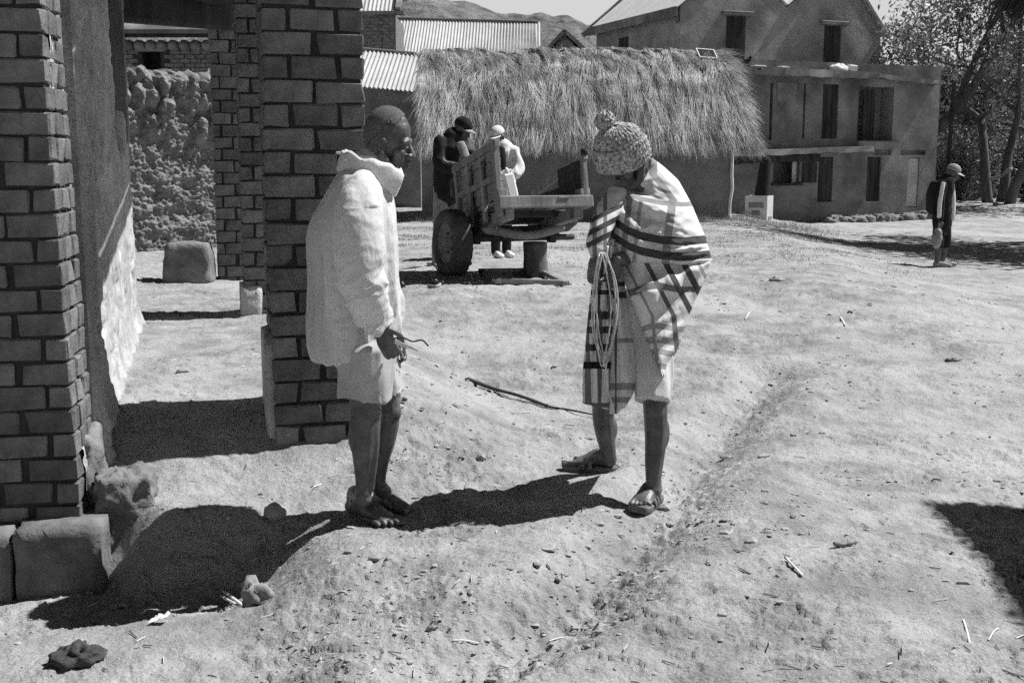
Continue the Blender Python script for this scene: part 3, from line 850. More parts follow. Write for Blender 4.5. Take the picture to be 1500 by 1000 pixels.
# roofs
bk = -fn * dl
for ua, za, (um, zm), ub, zbb in ((-.3, z0e - .30, ap1, u1, zv), (u1, zv, ap2, u2 + .22, ze - .21)):
    top = gw(um, zm + .10, .02); tb = top + bk
    corr_roof(gh, tb, top, gw(ua, za + .10, .02) + bk, sheet_w=1.0, pitch=.12, amp=.02, mt='tin_pale')
    corr_roof(gh, top, tb, gw(ub, zbb + .10, .02), sheet_w=1.0, pitch=.12, amp=.02, mt='tin_pale')
part("eave_board", *beam(gw(-.30, z0e - .24, .3), gw(-.30, z0e - .24, .3) + bk * 1.05, .08, .26), M['concrete'], gh, smooth=False)
part("verge_board", *beam(gw(-.42, z0e - .34, 0) + bk * 1.03, gw(ap1[0], ap1[1] + .06) + bk * 1.03, .10, .18), M['concrete'], gh, smooth=False)
part("verge_board", *beam(gw(u2 + .22, ze - .14, .1), gw(ap2[0], ap2[1] + .08, .1), .10, .10), M['upperplaster'], gh, smooth=False)

# things lying on the flat roof
def cloth_heap(c, r, h, seed, n=26):
    V, F = ell((0, 0, 0), (1, 1, 1), None, n, 14)
    V = V * np.array([r[0], r[1], h]); V += nrm_rows(V) * (.25 * h * fbm3(V * 6 / max(r) + seed, 3, seed))[:, None]
    V[:, 2] = np.maximum(V[:, 2], -h * .35); V[:, 2] += h * .35
    return V @ yaw_ax(fa) + np.asarray(c), F
def onroof(px, back=.3):
    u, z = fp(px, 100, .38); (ua, za), (ub, zb_) = fp(1040, 94, .38), fp(1289, 106, .38)
    z = za + (zb_ - za) * (u - ua) / (ub - ua); return fw(u, z, .38 - back)
solo("sack", *cloth_heap(onroof(1240), (.26, .18), .13, 3), M['palecloth'], "crumpled white sack on the flat roof under the right shutter", "sack")
V, F = box(onroof(1259) + [0, 0, .085], (.22, .2, .17), yaw_ax(fa), .02, .012)
solo("box", V, F, M['palecloth'], "small pale box beside the white sack on the flat roof", "box", smooth=False)
V, F = box(onroof(1158) + [0, 0, .03], (.26, .2, .05), yaw_ax(fa), .01, .008)
solo("flat_sheet", V, F, M['palecloth'], "pale folded sheet lying on the roof edge between the two shutters", "cloth", smooth=False)
V, F = box(onroof(1121) + [0, 0, .025], (.34, .2, .045), yaw_ax(fa), .01, .008)
solo("folded_cloth", V, F, M['palecloth'], "pale folded cloth on the roof edge beside the perched bird", "cloth", smooth=False)
b = onroof(1103)
bird = thing("bird", b, "small dark bird perched on the flat roof edge above the thatch", "bird")
V, N, F = remesh([tube([b + [-.17, 0, .07], b + [-.06, 0, .10], b + [.03, 0, .14], b + [.09, 0, .20]], [.012, .05, .06, .035]), ell(b + [.11, 0, .235], (.038, .035, .036)),
                  tube([b + [.14, 0, .235], b + [.19, 0, .225]], [.012, .003], sub=1), tube([b + [-.14, 0, .075], b + [-.32, 0, .03]], [.03, .018], sub=1)], .012, 1)
part("body", V, F, M['darkcloth'], bird)
for s in (-.025, .025):
    part("leg", *tube([b + [.02, s, .10], b + [.02, s, .0]], [.007, .006], n=6, sub=1), M['darkwood'], bird)

# ---- long corrugated roof behind the thatch, a nearer roof, a brick house, a small gable
def simple_house(name, label, base, pts_front, depth, mt): pass
A, B = at(575, 27, 42), at(789, 33, 42); Cc = at(568, 100, 38.5)
lh = thing("tin_roofed_house", (A[0], 40, 0), "long house under a pale sunlit corrugated roof behind the thatched hut", "house")
corr_roof(lh, A, B + np.array([0.0, 0, 0]), np.array([A[0], 38.6, A[2] - 2.15]), sheet_w=.82, pitch=.105, amp=.02)
part("ridge_cap", *beam(A + [0, 0, .03], B + [0, 0, .03], .22, .04), M['tin'], lh, smooth=False)
Bx = B[0] - .1
part("wall", *prism([(A[0] + .1, 38.9, 0), (A[0] + .1, 38.9, A[2] - 2.05), (A[0] + .1, 42, A[2] - .12), (A[0] + .1, 45, A[2] - 2.1), (A[0] + .1, 45, 0)], (Bx - A[0] - .1, 0, 0)), M['houseplaster'], lh, smooth=False)
corr_roof(lh, B, A, np.array([B[0], 45.4, A[2] - 2.15]), sheet_w=.82, pitch=.105, amp=.02)
A2, B2 = at(500, 70, 33), at(628, 81, 33)
C2 = at(500, 125, 30.6)
nh = thing("low_tin_house", (A2[0], 31, 0), "low dark-walled house with corrugated roof between the brick pillar and the thatch", "house")
corr_roof(nh, A2, B2, C2, sheet_w=.82, pitch=.12, amp=.022)
part("wall", *box(((A2[0] + B2[0]) / 2, 32.4, C2[2] / 2 - .02), (B2[0] - A2[0] - .2, 2.9, C2[2] - .1)), M['hutplaster'], nh, smooth=False)
part("ridge_cap", *beam(A2 + [0, 0, .03], B2 + [0, 0, .03], .2, .04), M['tin'], nh, smooth=False)
corr_roof(nh, B2, A2, np.array([B2[0], 35.0, C2[2]]), sheet_w=.82, pitch=.12, amp=.022)
bx0, bx1 = at(500, 40, 36), at(579, 40, 36)
zt = at(579, 22, 36)[2]
bh = thing("brick_house", (bx1[0] - .8, 36.5, 0), "brick house corner with tin roof rising just right of the brick pillar", "house")
part("wall", *box(((bx0[0] + bx1[0]) / 2, 37.4, zt / 2), (bx1[0] - bx0[0], 2.8, zt)), M['brick'], bh, smooth=False)
vx = at(565, 40, 36)[0]
part("corner_pier", *box(((vx + bx1[0]) / 2 + .02, 35.99, zt / 2), (bx1[0] - vx, .14, zt - .02)), M['brick'], bh, smooth=False)
part("eave_board", *box(((bx0[0] + bx1[0]) / 2 + .15, 35.8, zt + .02), (bx1[0] - bx0[0] + .3, .35, .09)), M['concrete'], bh, smooth=False)
nbb = MB()
for k in range(int((zt - 2.6) / .1)):            # courses of the pale brickwork
    z = 2.6 + k * .1
    for j in range(8):
        x0 = bx1[0] - .02 - j * .245 - (.12 if k % 2 else 0)
        if x0 - .235 < bx0[0]: continue
        nbb.add(*box((x0 - .1175, 35.995 - (.07 if x0 > vx else 0), z + .045), (.228, .03, .088)))
part("joined_bricks", *nbb.get(), M['brick'], bh, smooth=False, kind='stuff')
corr_roof(bh, np.array([bx0[0], 37.4, zt + 1.25]), np.array([bx1[0] + .1, 37.4, zt + 1.25]), np.array([bx0[0], 35.7, zt + .07]), sheet_w=.82, pitch=.12, amp=.02)
part("verge_board", *beam((bx1[0] + .12, 35.65, zt + .10), (bx1[0] + .12, 37.4, zt + 1.32), .16, .16), M['concrete'], bh, smooth=False)
# small gable
ga, gb, gc = at(826, 46, 46), at(795, 82, 46), at(866, 82, 46)
sh = thing("small_gable_house", (ga[0], 47, 0), "small dark gable end between the long tin roof and the tall plastered house", "house")
part("gable", *prism([(gb[0] + .1, 46, 0), (gc[0] - .1, 46, 0), (gc[0] - .1, 46, gb[2] - .12), (ga[0], 46, ga[2] - .12), (gb[0] + .1, 46, gb[2] - .12)], (0, 5, 0)), M['houseplaster'], sh, smooth=False)
for s, e in ((gb, -1), (gc, 1)):
    t_ = np.array([ga[0], 45.7, ga[2]]); q = np.array([s[0] + .1 * e, 45.7, s[2] - .1])
    part("verge_board", *beam(t_, q, .10, .14), M['concrete'], sh, smooth=False)
    corr_roof(sh, t_ + [0, 5.2, .04], t_ + [0, 0, .04], q + [0, 5.2, .06], sheet_w=.86, pitch=.12, amp=.02) if e < 0 else corr_roof(sh, t_ + [0, 0, .04], t_ + [0, 5.2, .04], q + [0, 0, .06], sheet_w=.86, pitch=.12, amp=.02)
# brick house seen through the porch, beyond the mud wall
q0, q1 = at(150, 98, 25), at(420, 98, 25); zt = at(250, 66, 25)[2]
ph = thing("far_brick_house", ((q0[0] + q1[0]) / 2, 26, 0), "brick house with a dark square window seen through the porch over the mud wall", "house")
wu = at(207, 80, 25)[0], at(235, 80, 25)[0]; wz = at(220, 110, 25)[2], at(220, 76, 25)[2]
V, F = facade(np.array([q0[0], 25, 0]), np.array([1., 0, 0]), np.array([0, -1., 0]), (0, q1[0] - q0[0]), (0, zt), [(wu[0] - q0[0], wu[1] - q0[0], wz[0], wz[1], .5)])
part("wall", V, F, M['mortar'], ph, smooth=False)
nbb = MB(); nb_ = 0
z = zt - .02
while z > wz[0] - .5:
    x = q0[0] + (.12 if nb_ % 2 else 0); z -= .088; nb_ += 1
    while x < q1[0]:
        if not (x + .21 > wu[0] and x < wu[1] and z + .08 > wz[0] and z < wz[1]):
            nbb.add(*box((x + .105, 24.995, z + .04), (.2, .03, .072)))
        x += .218
part("joined_bricks", *nbb.get(), M['brick'], ph, smooth=False, kind='stuff')
part("lintel", *box(((wu[0] + wu[1]) / 2, 24.97, wz[1] + .045), (wu[1] - wu[0] + .25, .1, .085), None, .01), M['concrete'], ph, smooth=False)
for k in range(14):
    x = q0[0] + .12 + k * .235
    if x > q1[0]: break
    part("tile_end", *tube([(x, 24.86, zt - .02), (x, 25.1, zt - .02)], [.115, .115], n=10, cap=1, sub=1, side=(1, 0, 0)), M['concrete'], ph)
part("roof", *prism([(q0[0], 23.4, zt + .06), (q1[0], 23.4, zt + .06), (q1[0], 26.5, zt + 1.7), (q0[0], 26.5, zt + 1.7)], (0, 0, .08)), M['concrete'], ph, smooth=False)
part("eave_beam", *box(((q0[0] + q1[0]) / 2, 23.9, zt + .22), (q1[0] - q0[0], .12, .36)), M['darkwood'], ph, smooth=False)

# ================================================================== THATCHED HUT
hy = 24.6
hxl, hxr = at(618, 300, hy)[0], at(1068, 300, hy)[0]
hz = .22
rx0, rx1 = at(618, 82, 26.4)[0], at(1050, 84, 26.4)[0]
rz = at(800, 82, 26.4)[2]
ez = 2.06
hut = thing("thatched_hut", ((hxl + hxr) / 2, hy, hz), "low mud hut under a shaggy straw thatch behind the cart", "hut")
V, F = prism([(hxl, hy, -.2), (hxr, hy, -.2), (hxr, hy, 2.05), (hxl, hy, 2.05)], (0, 3.6, 0))
part("wall", V, F, M['hutplaster'], hut, smooth=False)
for x in (hxl, hxr - .18):
    part("gable", *prism([(x, hy + .02, 2.0), (x, hy + 3.58, 2.0), (x, hy + 1.8, rz - .25)], (.18, 0, 0)), M['hutplaster'], hut, smooth=False)
# corner post at the right end, pale crooked edge
pts = [np.array([hxr + .02 + rng.normal(0, .018), hy - .02, z]) for z in np.linspace(0, 1.9, 9)]
part("corner_post", *tube(pts, [.035] * 9, n=8, sub=2), M['palecloth'], hut)
def roof_pt(s, t, side=-1):
    """s along the ridge 0..1, t from ridge 0 to eave 1"""
    e0, e1 = hxl + .16, hxr + .12
    x0 = rx0 + (rx1 - rx0) * s; x1 = e0 + (e1 - e0) * s
    b = 1.0 + .12 * np.sin(np.pi * np.clip(t, 0, 1))
    x = x0 + (x1 - x0) * (t ** .8) ; y = hy + 1.8 + side * (2.35 * t) * b
    z = rz + (ez - rz) * (t ** 1.15) + .10 * np.sin(np.pi * np.clip(t, 0, 1)) + .05 * fbm2(s * 9, t * 2, 3, 61)
    z = z + .05 * np.sin(s * np.pi) - .10 * (s - .5) * 0 + .04 * fbm2(s * 14, t * 0, 3, 63) * (1 - t)
    return np.stack([x, y, z], -1)
S, T = np.meshgrid(np.linspace(0, 1, 60), np.linspace(0, 1, 24), indexing='ij')
fr, bk_ = roof_pt(S, T), roof_pt(S, T, 1)
up = np.concatenate([bk_[:, ::-1], fr[:, 1:]], 1); lo = up - np.array([0, 0, .16])
n2 = up.shape[1]
Vt = np.concatenate([up.reshape(-1, 3), lo.reshape(-1, 3)]); G = gridF(60, n2); Nn = 60 * n2
Ft = [tuple(f) for f in G] + [tuple(f[::-1] + Nn) for f in G]
for j in range(n2 - 1):
    Ft += [(j, j + 1, Nn + j + 1, Nn + j), (59 * n2 + j + 1, 59 * n2 + j, Nn + 59 * n2 + j, Nn + 59 * n2 + j + 1)]
for i in range(59):
    Ft += [(i * n2, Nn + i * n2, Nn + (i + 1) * n2, (i + 1) * n2), (i * n2 + n2 - 1, (i + 1) * n2 - 1 + n2, Nn + (i + 1) * n2 + n2 - 1, Nn + i * n2 + n2 - 1)]
rf = part("roof", Vt, Ft, M['thatch_base'], hut)
def blades(P0, D, L, Wd, bend, N=None):
    """N thin three-segment straw blades: start P0, direction D, length L, width Wd, sag bend"""
    n = len(P0); view = np.array([0, -1, .25])
    side = np.cross(D, view); side /= np.maximum(np.linalg.norm(side, axis=1, keepdims=True), 1e-6)
    tw = rng.normal(0, .5, (n, 1)); side = side + tw * view; side /= np.linalg.norm(side, axis=1, keepdims=True)
    Vb = []
    for k, t in enumerate((0, .5, 1.0)):
        c = P0 + D * (L * t)[:, None] + np.array([0, 0, -1.0]) * (bend * t * t)[:, None]
        w = Wd * (1.0, .8, .12)[k]
        Vb += [c - side * w[:, None] / 2, c + side * w[:, None] / 2]
    V = np.stack(Vb, 1).reshape(-1, 3)
    b = (np.arange(n) * 6)[:, None]
    return V, np.concatenate([b + np.array([[0, 1, 3, 2]]), b + np.array([[2, 3, 5, 4]])])
NB = 84000
nt_ = 1500                                      # tufts
ts, tt = rng.uniform(-.005, 1.005, nt_), rng.uniform(0, 1.0, nt_) ** .8
tuft = rng.integers(0, nt_, NB)
s_ = ts[tuft] + rng.normal(0, .006, NB); t_ = np.clip(tt[tuft] + rng.normal(0, .03, NB), 0.0, 1.0)
m_ = rng.random(NB) < .22; t_[m_] = np.clip(rng.normal(.95, .05, m_.sum()), 0, 1)      # thick fringe at the eave
e_ = (rng.random(NB) < .10); s_[e_] = np.where(rng.random(e_.sum()) < .35, rng.normal(.0, .008, e_.sum()), rng.normal(1.0, .012, e_.sum()))
s_ = np.clip(s_, -.015, 1.03)
P0 = roof_pt(s_, t_); P1 = roof_pt(s_, t_ + .05)
D = P1 - P0; D /= np.linalg.norm(D, axis=1, keepdims=True)
tdir = rng.normal(0, .13, (nt_, 1)); sway = tdir[tuft][:, 0] + .22 * fbm2(s_ * 7, t_ * 3, 2, 5)
D[:, 0] += sway + np.where(s_ > .97, (s_ - .97) * 9, 0) - np.where(s_ < .02, .15, 0) + rng.normal(0, .06, NB)
D[:, 2] += rng.normal(.08, .06, NB) + .16 * rng.random(nt_)[tuft]
D /= np.linalg.norm(D, axis=1, keepdims=True)
P0[:, 2] += .02 + .02 * rng.random(NB) + .13 * (rng.random(nt_) ** 2)[tuft]
L = rng.uniform(.25, .62, NB) * (.8 + .6 * rng.random(nt_)[tuft])
V, F = blades(P0, D, L, rng.uniform(.005, .012, NB), rng.uniform(0, .10, NB) + .10 * (t_ > .9))
part("thatch_straw", V, F, M['thatch'], hut, smooth=False, kind='stuff')
# back slope and ridge tufts (joined)
NB2 = 9000
s_ = rng.uniform(0, 1, NB2); t_ = rng.uniform(0, 1, NB2)
P0 = roof_pt(s_, t_, 1); D = roof_pt(s_, t_ + .05, 1) - P0; D /= np.linalg.norm(D, axis=1, keepdims=True); D[:, 0] += rng.normal(0, .2, NB2); P0[:, 2] += .03
V, F = blades(P0, D, rng.uniform(.3, .6, NB2), rng.uniform(.012, .03, NB2), rng.uniform(0, .1, NB2))
part("thatch_straw", V, F, M['thatch'], hut, smooth=False, kind='stuff')
mb = MB()
for k in range(70):                             # clods of mud weighing down the ridge
    s = rng.uniform(.02, .99) if k > 25 else rng.uniform(.5, .99)
    p = roof_pt(np.array([s]), np.array([.01]))[0]
    V, F = ell((0, 0, 0), (rng.uniform(.05, .13), .08, rng.uniform(.03, .06)), None, 8, 6)
    V += nrm_rows(V) * (.03 * noise3(V * 14 + k, 3))[:, None]
    mb.add(V + p + [0, rng.normal(0, .03), .07], F)
part("ridge_clods", *mb.get(), M['clod'], hut, kind='stuff')
NB3 = 4500
s_ = rng.uniform(0, 1, NB3); P0 = roof_pt(s_, np.full(NB3, .0)); P0[:, 2] += .02
D = np.stack([rng.normal(0, .8, NB3), rng.normal(-.5, .5, NB3), rng.normal(.12, .22, NB3)], -1); D /= np.linalg.norm(D, axis=1, keepdims=True)
V, F = blades(P0, D, rng.uniform(.1, .28, NB3), rng.uniform(.008, .018, NB3), rng.uniform(0, .1, NB3))
part("thatch_straw", V, F, M['thatch'], hut, smooth=False, kind='stuff')
# solar panel on the ridge
c = at(1035, 79, 25.9)
sp = thing("solar_panel", c - [0, 0, .1], "small solar panel propped on the thatch ridge below the left shutter", "solar panel")
axp = np.array([nrm((.97, .2, -.06)), nrm((-.15, .75, .65)), nrm(np.cross((.97, .2, -.06), (-.15, .75, .65)))])
part("panel", *box(c, (.40, .30, .02), axp, .004), M['glass'], sp, smooth=False)
for k in range(4):
    o = axp[0] * (.2 if k == 0 else -.2 if k == 1 else 0) + axp[1] * (.15 if k == 2 else -.15 if k == 3 else 0)
    part("frame_bar", *box(c + o + axp[2] * .004, (.022 if k < 2 else .422, .022 if k > 1 else .30, .032), axp, .003), M['plastic'], sp, smooth=False)
part("stand", *beam(c - [.15, -.05, .02], c - [.15, -.15, .35], .03, .03), M['darkwood'], sp, smooth=False)

# cardboard box with a dark roll standing in it
c = at(1111, 330, 26.6); c[2] = h0(c[0], c[1]) - .0
zb0 = at(1111, 329, 26.6)[2]
cb = thing("cardboard_box", (c[0], c[1], zb0), "printed cardboard box standing against the shaded house", "box")
ax = yaw_ax(R(-28)); w_, d_, h_ = .50, .50, .66
for k, (o, size) in enumerate((((0, -.25, 0), (.50, .012, h_)), ((0, .25, 0), (.50, .012, h_)), ((-.25, 0, 0), (.012, .488, h_)), ((.25, 0, 0), (.012, .488, h_)))):
    part("side_panel", *box(np.array([c[0], c[1], zb0 + h_ / 2]) + np.array(o) @ ax, size, ax), M['card'], cb, smooth=False)
for o, size in (((0, -.262, .12), (.34, .006, .12)), ((0, -.262, -.05), (.18, .006, .10)), ((.1, -.262, -.2), (.2, .006, .05)), ((-.262, 0, .1), (.006, .30, .16)), ((-.262, .05, -.15), (.006, .2, .06)),
                ((.262, 0, -.17), (.006, .3, .06)), ((.262, -.05, -.25), (.006, .2, .04))):
    part("print_mark", *box(np.array([c[0], c[1], zb0 + h_ / 2]) + np.array(o) @ ax, size, ax), M['print'], cb, smooth=False)
b0, b1 = np.array([c[0], c[1], zb0 + .06]), at(1122, 236, 26.75)
solo("rolled_mat", *tube([b0, (b0 + b1) / 2, b1], [.17, .16, .12], n=14), M['darkcloth'], "dark roll of matting leaning out of the cardboard box", "mat")
# post with a flat board by the house corner
pb = at(1385, 300, 34.0)
ps = thing("bracket_post", (pb[0], pb[1], h0(pb[0], pb[1])), "thin wooden post carrying a flat board beside the end of the two-storey house", "post")
part("post", *beam((pb[0], pb[1], h0(pb[0], pb[1]) - .2), (pb[0] + .05, pb[1], at(1387, 120, 34.0)[2]), .09, .09, up=(0, 1, 0)), M['darkwood'], ps, smooth=False)
zb_ = at(1385, 166, 34.0)[2]
part("board", *box((pb[0] + .02, pb[1] - .1, zb_), (.62, .45, .07), None, .01), M['darkwood'], ps, smooth=False)

# ================================================================== OX CART
ca = R(20.0)
cA = np.array([math.sin(ca), -math.cos(ca), 0]); cB = np.array([math.cos(ca), math.sin(ca), 0])   # forward (to the camera), across
tilt = R(10.0); cF = cA * math.cos(tilt) + np.array([0, 0, math.sin(tilt)]); cU = np.cross(cF, cB) * -1
if cU[2] < 0: cU = -cU
nl = at(736, 289, 11.25)                        # near left corner of the bed, top of the floor
def cp(f, b, u): return nl + cF * f + cB * b + cU * u
cart = thing("ox_cart", (nl[0], nl[1] + .7, .3), "weathered wooden two-wheeled cart tilted with one wheel off, resting on a log", "cart")
BW, BL = .82, 1.28
def cb_(name, p0, p1, w, h, mt='wood', up=None, lbl=None):
    return part(name, *beam(p0, p1, w, h, up=cU if up is None else up, bev=.008, jit=.003), M[mt], cart, smooth=False, label=lbl)
for k in range(6):                              # floor boards run along the cart
    b = .07 + k * (BW - .02) / 6
    cb_("floor_board", cp(.06 + rng.uniform(-.03, .03), b, -.02), cp(-BL, b, -.02), .12, .03)
cb_("front_beam", cp(.03, -.06, -.055), cp(.03, BW + .10, -.055), .10, .11)
for b in (-.01, BW + .03): cb_("beam_end", cp(.05, b, -.02), cp(-.10, b, -.02), .10, .19)
cb_("rear_beam", cp(-BL, -.04, -.06), cp(-BL, BW + .04, -.06), .09, .10)
for b in (.06, BW - .04): cb_("side_beam", cp(.02, b, -.16), cp(-BL - .02, b, -.16), .09, .12)
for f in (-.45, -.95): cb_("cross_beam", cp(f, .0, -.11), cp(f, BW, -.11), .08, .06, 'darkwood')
# left side: rail, posts, boards
Hs = .52
for f in (-.02, -.44, -.86, -BL): cb_("side_post", cp(f, -.03, -.18), cp(f, -.05, Hs + (.03 if f == -.02 else 0)), .055 if f > -.3 else .045, .09 if f > -.3 else .06, up=cF)
cb_("top_rail", cp(.09, -.055, Hs - .01), cp(-BL - .04, -.055, Hs - .03), .06, .07)
for k in range(5):
    u = .06 + k * .096
    cb_("side_board", cp(-.02, .0, u), cp(-BL, .0, u), .022, .0945)
cb_("side_rail", cp(-.02, -.045, .20), cp(-BL, -.045, .20), .03, .06)
# right side: post at the front, rail sloping back, boards
cb_("side_post", cp(.02, BW + .04, -.12), cp(.02, BW + .04, .40), .055, .07, up=cF)
cb_("side_post", cp(-1.22, BW + .02, -.12), cp(-1.22, BW + .02, .27), .05, .06, up=cF)
cb_("top_rail", cp(.06, BW + .05, .39), cp(-1.36, BW + .03, .23), .05, .07)
for k in range(4):
    u = .05 + k * .088
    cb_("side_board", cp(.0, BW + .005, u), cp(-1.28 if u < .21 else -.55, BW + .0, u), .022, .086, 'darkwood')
part("rail_knob", *ell(cp(.04, BW + .05, .43), (.04, .04, .045), n=8, m=6), M['darkwood'], cart)
# axle, springs and wheel
wc_ = at(657, 351, 12.0)
axd = nrm((cB[0], cB[1], 0)); 
def ax_(d, f=0.0, u=0.0): return wc_ + axd * d + cA * f + np.array([0, 0, u])
part("axle", *tube([ax_(-.02), ax_(1.38)], [.034, .034], n=10, sub=1), M['rubber'], cart)
part("axle_beam", *beam(ax_(.18, 0, .08), ax_(1.22, 0, .08), .10, .09), M['darkwood'], cart, smooth=False)
for d in (.28, 1.12):
    pts = [ax_(d, .48, .20), ax_(d, .2, .08), ax_(d, 0, .05), ax_(d, -.2, .08), ax_(d, -.48, .16)]
    part("leaf_spring", *tube(pts, [(.03, .022)] * 5, n=8, side=axd), M['rubber'], cart)
    part("axle_bracket", *beam(ax_(d, .06, -.05), ax_(d, .06, .42), .07, .10, up=cA), M['darkwood'], cart, smooth=False)
part("brace", *tube([ax_(.30, .35, .12), ax_(.7, .42, .05), ax_(1.1, .35, .12)], [.05, .045, .05], n=10), M['wood'], cart)
part("hub_drum", *tube([ax_(1.14, 0, .16), ax_(1.30, .05, .18)], [.12, .12], n=14, cap=1, sub=1), M['rubber'], cart)
def wheel(c, axis, Rw, wdt):
    a = nrm(axis); x = nrm(np.cross((0, 0, 1), a)); z = np.cross(a, x)
    prof = [(Rw * .60, -wdt * .42), (Rw * .66, -wdt * .5), (Rw * .85, -wdt * .52), (Rw * .96, -wdt * .44), (Rw, -wdt * .28), (Rw * 1.006, 0), (Rw, wdt * .28), (Rw * .96, wdt * .44), (Rw * .85, wdt * .52), (Rw * .66, wdt * .5), (Rw * .60, wdt * .42)]
    n = 72; V = []
    for i in range(n):
        t = 2 * np.pi * i / n
        for j, (r, y) in enumerate(prof):
            rr = r - (.014 if (j in (3, 4, 6, 7) and i % 3 == 0) else 0) - (.008 if j == 5 and i % 2 else 0)
            V.append(c + a * y + (x * math.cos(t) + z * math.sin(t)) * rr)
    m = len(prof); F = [(i * m + j, i * m + j + 1, ((i + 1) % n) * m + j + 1, ((i + 1) % n) * m + j) for i in range(n) for j in range(m - 1)]
    w = part("wheel", np.array(V), F, M['rubber'], cart)
    prof = [(Rw * .60, -wdt * .40), (Rw * .58, -wdt * .34), (Rw * .50, -wdt * .16), (Rw * .34, -wdt * .10), (Rw * .24, -wdt * .20), (Rw * .16, -wdt * .40), (Rw * .12, -wdt * .5), (0.001, -wdt * .5)]
    V = []; n = 40; m = len(prof)
    for i in range(n):
        t = 2 * np.pi * i / n
        for r, y in prof: V.append(c + a * y + (x * math.cos(t) + z * math.sin(t)) * r)
    F = [(i * m + j, ((i + 1) % n) * m + j, ((i + 1) % n) * m + j + 1, i * m + j + 1) for i in range(n) for j in range(m - 1)]
    part("rim", np.array(V), F, M['concrete'], w)
    for k in range(5):
        t = 2 * np.pi * k / 5
        part("wheel_nut", *ell(c - a * (wdt * .2) + (x * math.cos(t) + z * math.sin(t)) * Rw * .28, (.018, .018, .018), n=6, m=4), M['rubber'], w)
wax = nrm((cB[0], cB[1] + .12, 0))
wc2 = wc_ + np.array([.04, 0, -.0]); Rw = .345
wc2[2] = h0(wc2[0], wc2[1]) + Rw - .012
wheel(wc2, wax, Rw, .20)

c = at(784, 408, 12.15); c[2] = h0(c[0], c[1])
topz = ax_(.95)[2] - .034
V, F = tube([c + [0, 0, .0], c + [0, 0, .2], (c[0], c[1], topz - .0)], [.135, .125, .13], n=18, cap=1)
V[:, 2] = np.clip(V[:, 2], c[2] - .03, topz)
V[:, 0] += .006 * fbm3(V * np.array([30, 30, 6]), 3, 4); V[:, 1] += .006 * fbm3(V * np.array([30, 30, 6]), 3, 6)
solo("log", V, F, M['bark'], "upright log propping up the cart where its wheel is missing", "log")
# frame lying on the ground
q = [ong(708, 410, .26), ong(790, 405, .28), ong(826, 423, .25), ong(728, 425, .25)]
q = [np.array([p[0], p[1], h0(p[0], p[1]) + .035]) for p in q]
fr_ = thing("wooden_frame", q[3], "weathered wooden frame lying on the ground below the log", "frame")
for a, b in ((0, 1), (1, 2), (2, 3), (3, 0)):
    e = nrm(q[b] - q[a]); part("frame_bar", *beam(q[a] - e * .05, q[b] + e * .05, .055, .045 if a % 2 else .05, bev=.006, jit=.003), M['wood'], fr_, smooth=False)
# white can on the bed
ctr = cp(-.16, .17, 0.0)
jc = thing("jerrycan", ctr, "white plastic can standing on the cart bed", "can")
axj = np.array([cB, cF, cU]); axj = np.array([nrm(cB + .18 * cU), cF, nrm(cU - .18 * cB)])
V, F = box(ctr + axj[2] * .135, (.115, .07, .25), axj, .02)
part("body", V, F, M['plastic'], jc, smooth=False)
part("neck", *tube([ctr + axj[2] * .26, ctr + axj[2] * .30], [.022, .022], n=10, cap=1, sub=1), M['plastic'], jc)
for s in (-1, 1): part("handle_post", *tube([ctr + axj[2] * .25 + axj[0] * .035 * s, ctr + axj[2] * .285 + axj[0] * .035 * s], [.009, .009], n=6, sub=1), M['plastic'], jc)
part("handle", *tube([ctr + axj[2] * .287 - axj[0] * .04, ctr + axj[2] * .287 + axj[0] * .04], [.012, .012], n=8, sub=1), M['plastic'], jc)
# stiff rod projecting on the right below the bed
p0, p1 = ax_(1.15, .30, .06), at(846, 347, 12.0)
# knotted rope on the ground before the wheel
pts = [(627, 393), (638, 398), (643, 404), (637, 412), (632, 418), (640, 424), (648, 421), (640, 429), (628, 427)]
pw = [];
for x, y in pts:
    p = ong(x, y, .27); pw.append([p[0], p[1], h0(p[0], p[1]) + .018])
solo("rope_end", *tube(pw, [.016] * len(pw), n=7), M['midcloth'], "short crooked piece of rope on the shaded ground before the cart wheel", "rope")
# long thin pole lying behind the cart at left
p = [ong(x, y, .28) for x, y in ((570, 316), (612, 317), (652, 321))]
solo("pole", *tube([[a[0], a[1], h0(a[0], a[1]) + .03] for a in p], [.022] * 3, n=8), M['greywood'], "thin pole lying on the ground at the left behind the cart wheel", "pole")

# ================================================================== THINGS ON THE GROUND
pts = [(683, 557), (720, 573), (760, 585), (800, 597), (835, 603), (875, 611)]
pw = [];
for k, (x, y) in enumerate(pts):
    p = ground_at(x, y); pw.append([p[0], p[1], h0(p[0], p[1]) + .012 + (.012 if k in (1, 2) else 0)])
solo("switch_rod", *tube(pw, [.009, .009, .008, .007, .006, .004], n=7), M['darkwood'], "long thin dark switch lying on the ground between the two men", "rod")
pw2 = [np.array(p) + [.01, .035 - .008 * i, 0] for i, p in enumerate(pw[:4])]
solo("thin_stick", *tube(pw2, [.005] * 4, n=6), M['darkwood'], "thin stick lying close along the dark switch", "stick")
def lump(name, px, py, z, size, mt, label, cat, seed, n=20, rough=.25, sink=.2, yaw=0.3):
    p = ground_at(px, py); hz_ = p[2]
    V, F = ell((0, 0, 0), (1, 1, 1), None, n, n // 2 + 2)
    V = V * np.array(size) / 2; V += nrm_rows(V) * (rough * min(size) * fbm3(V * 2.2 / min(size) + seed, 4, seed))[:, None]
    V = V @ yaw_ax(yaw) + np.array([p[0], p[1], hz_ + size[2] / 2 - sink * size[2]])
    return solo(name, V, F, M[mt], label, cat)
